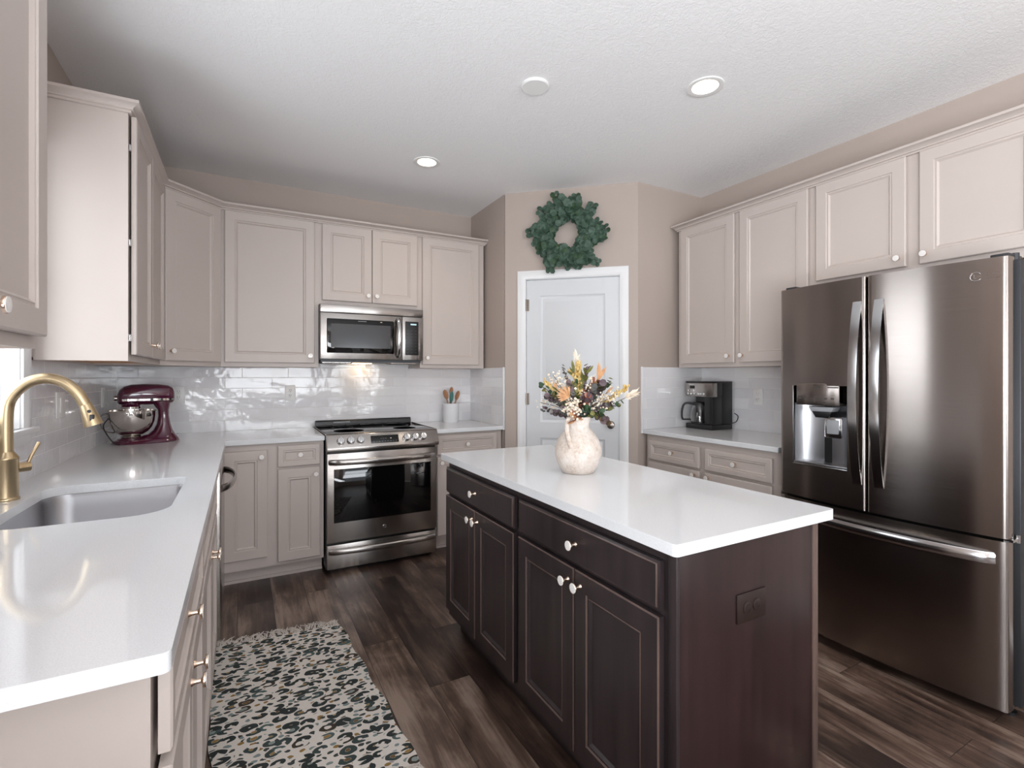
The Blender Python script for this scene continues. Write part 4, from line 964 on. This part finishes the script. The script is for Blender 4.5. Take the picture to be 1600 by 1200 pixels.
def sprig_(name, label, tip, mats, kind, n=10, size=.009, grp=None, cat='dried flower', bend=.02, along=.35):
    t = thing(name, label, cat, (VX, VY, 1.0), grp)
    b = MB(); path = stalk(b, tip, bend); b.build('stem', M['stem'], t)
    b = MB(); m = len(path)
    for i in range(n):
        tt = along + (1 - along) * i / max(1, n - 1); q = path[min(m - 1, int(tt * (m - 1)))]
        rd = Vector((random.uniform(-1, 1), random.uniform(-1, 1), random.uniform(-.6, 1))).normalized()
        if kind == 'round':
            for sg in (1, -1): b.leafdisc(q + rd * sg * size, rd + Vector((0, -.6, .3)), size * random.uniform(.8, 1.25), .3, 1.1, random.random() * 6, mi=random.randrange(len(mats)))
        elif kind == 'blade':
            b.blade(q, q + (rd + (Vector(tip) - O).normalized() * .9) * size * 2, size * .42, mi=random.randrange(len(mats)))
        elif kind == 'dots':
            for k in range(4):
                rd2 = Vector((random.gauss(0, 1), random.gauss(0, 1), random.gauss(0, 1))) * size * 1.4; b.sphere(q + rd2, size * random.uniform(.28, .5), sub=1)
        elif kind == 'fluff':
            for k in range(5):
                rd2 = Vector((random.gauss(0, 1), random.gauss(0, 1), random.gauss(0, 1))).normalized(); b.blade(q, q + (rd2 * .8 + (Vector(tip) - O).normalized()) * size * 1.6, size * .16, mi=0, seg=2)
        elif kind == 'grain':
            for k in range(3):
                rd2 = Vector((random.gauss(0, 1), random.gauss(0, 1), random.gauss(0, 1))) * size * .55; b.sphere(q + rd2, size * .42, (1, 1, 1.5), 1)
    b.build({'round': 'leaves', 'blade': 'leaves', 'dots': 'blossoms', 'fluff': 'plume', 'grain': 'seed_head'}[kind], mats, t); return t
random.seed(5)
# palm fan
t = thing('dried_palm_leaf', 'pleated tan dried palm fan leaf at the left front of the bouquet', 'dried leaf', (VX, VY, 1.0))
b = MB(); base = P(893, 619, -.05); stalk(b, base, 0); b.build('stem', M['stem'], t)
b = MB()
for i in range(11):
    a = R(88 + i * 12); d = RT * math.cos(a) + UP * math.sin(a) ; L = .058 - .014 * abs(i - 5) / 5
    b.blade(base, base + d * L - FW * (.006 + .004 * (i % 2)), .0048, -FW + RT * (.5 if i % 2 else -.5), .004)
b.build('fan', M['tan'], t)
E = 'stems in the bouquet told apart by nothing'
sprig('white_plume', 'white feathery plume at the very top of the bouquet', P(907, 555, 0), [M['creamf']], 'fluff', 14, .010, along=.72)
sprig('wheat_stem', 'golden grain stem below the white top plume', P(908, 565, -.02), [M['wheat'], M['olive']], 'grain', 16, .0105, along=.5)
sprig('white_plume', 'white fluffy bunny tail at the far right end of the bouquet', P(994, 615, -.02), [M['creamf']], 'fluff', 16, .011, along=.86, bend=.0)
sprig('wheat_stem', 'golden grain stem reaching right above the white tail', P(985, 604, -.01), [M['wheat']], 'grain', 18, .009, along=.55, bend=.0)
sprig('wheat_stem', 'golden grain stem pointing to the upper left of the bouquet', P(856, 596, -.02), [M['wheat'], M['tan']], 'grain', 14, .008, along=.6)
sprig('cream_blossom_spray', 'cream blossom spray at the upper left edge of the bouquet', P(870, 586, 0), [M['creamf']], 'dots', 14, .010, along=.45)
sprig('cream_blossom_spray', 'cream blossom cluster low at the front centre of the bouquet', P(898, 627, -.08), [M['creamf']], 'dots', 20, .010, along=.4)
sprig('cream_blossom_spray', 'cream blossom cluster just above the left rim of the vase', P(888, 637, -.07), [M['creamf']], 'dots', 14, .009, along=.4)
sprig('cream_blossom_spray', 'small cream blossom spray on the right side of the bouquet', P(960, 617, -.04), [M['creamf'], M['wheat']], 'dots', 18, .009, along=.35)
sprig('cream_blossom_spray', 'small cream blossom spray just left of the top grain stem', P(890, 596, .01), [M['creamf']], 'dots', 14, .009, along=.4)
sprig('plum_eucalyptus_sprig', 'dusky purple eucalyptus sprig drooping at the far left of the bouquet', P(853, 638, -.02), [M['plumleaf'], M['dustleaf']], 'round', 15, .0065, along=.2, bend=.012)
sprig('plum_eucalyptus_sprig', 'dusky purple eucalyptus sprig at the middle left of the bouquet', P(860, 618, -.03), [M['plumleaf']], 'round', 14, .008, along=.3)
sprig('grey_eucalyptus_sprig', 'grey green eucalyptus sprig low left above the vase handle', P(866, 643, -.045), [M['dustleaf'], M['plumleaf']], 'round', 14, .007, along=.2, bend=.008)
sprig('plum_eucalyptus_sprig', 'dark purple eucalyptus sprig right of centre in the bouquet', P(942, 600, -.05), [M['plumleaf'], M['dustleaf']], 'round', 12, .0135, along=.3)
sprig('plum_eucalyptus_sprig', 'dark sprig with small leaves at the upper right of the top grain stem', P(924, 572, 0), [M['plumleaf']], 'round', 10, .0065, along=.5)
sprig('olive_leaf_stem', 'olive green leafy stem right of the top grain stem', P(921, 580, -.02), [M['olive']], 'blade', 16, .013, along=.3)
sprig('olive_leaf_stem', 'olive green leafy stem left of the top grain stem', P(902, 582, -.01), [M['olive'], M['wheat']], 'blade', 14, .012, along=.3)
sprig('rust_leaf_stem', 'dusty pink pointed leaf stem at the upper right of the bouquet', P(941, 588, -.03), [M['rust'], M['tan']], 'blade', 8, .016, along=.55)
sprig('rust_flower_stem', 'rust coloured flower cluster at the centre of the bouquet', P(921, 618, -.075), [M['rust'], M['plumleaf']], 'round', 16, .0115, along=.25)
sprig('green_leaf_stem', 'green leafy stem low at the right of the bouquet', P(972, 630, -.03), [M['eucd'], M['olive']], 'round', 17, .0085, along=.2, bend=.012)
sprig('green_leaf_stem', 'green leafy stem hanging over the right rim of the vase', P(938, 648, -.06), [M['eucd'], M['olive']], 'round', 12, .0085, along=.2, bend=.02)
sprig('dark_berry_stem', 'dark brown berry cluster drooping low right beside the vase', P(951, 657, -.04), [M['plumleaf'], M['stem']], 'round', 12, .009, along=.6, bend=.035)
sprig('green_leaf_stem', 'green leafy stem at the front centre above the rim', P(918, 636, -.075), [M['eucd'], M['dustleaf']], 'round', 16, .0115, along=.15, bend=.0)
sprig('rust_leaf_stem', 'rust dried leaf hanging over the front left rim of the vase', P(902, 655, -.066), [M['tan'], M['rust']], 'blade', 7, .014, along=.6, bend=.03)
sprig('grey_eucalyptus_sprig', 'grey green eucalyptus sprig at the centre back of the bouquet', P(934, 606, .03), [M['dustleaf'], M['eucd']], 'round', 14, .012, along=.2)
sprig('grey_eucalyptus_sprig', 'thin grey sprig with tiny leaves at the upper left of the bouquet', P(885, 573, 0), [M['dustleaf'], M['plumleaf']], 'round', 10, .0045, along=.6)
sprig('grey_eucalyptus_sprig', 'thin grey sprig with tiny leaves at the upper right of the bouquet', P(956, 600, 0), [M['dustleaf']], 'round', 9, .005, along=.6)
for i in range(14):
    a = R(8 + 164 * (i + random.uniform(.2, .8)) / 14); r = random.uniform(40, 62)
    tip = P(908 + r * 1.25 * math.cos(a), 640 - r * .95 * math.sin(a), random.uniform(-.07, .06))
    kd = ['round', 'dots', 'blade', 'round'][i % 4]
    mt = [[M['plumleaf'], M['dustleaf']], [M['creamf']], [M['olive'], M['tan']], [M['eucd'], M['olive']]][i % 4]
    sprig('filler_sprig', 'one of the short mixed filler sprigs packed around the middle of the bouquet', tip, mt, kd, 9, .0075, 'filler sprigs in the island bouquet', along=.3)
bpy.context.view_layer.update()
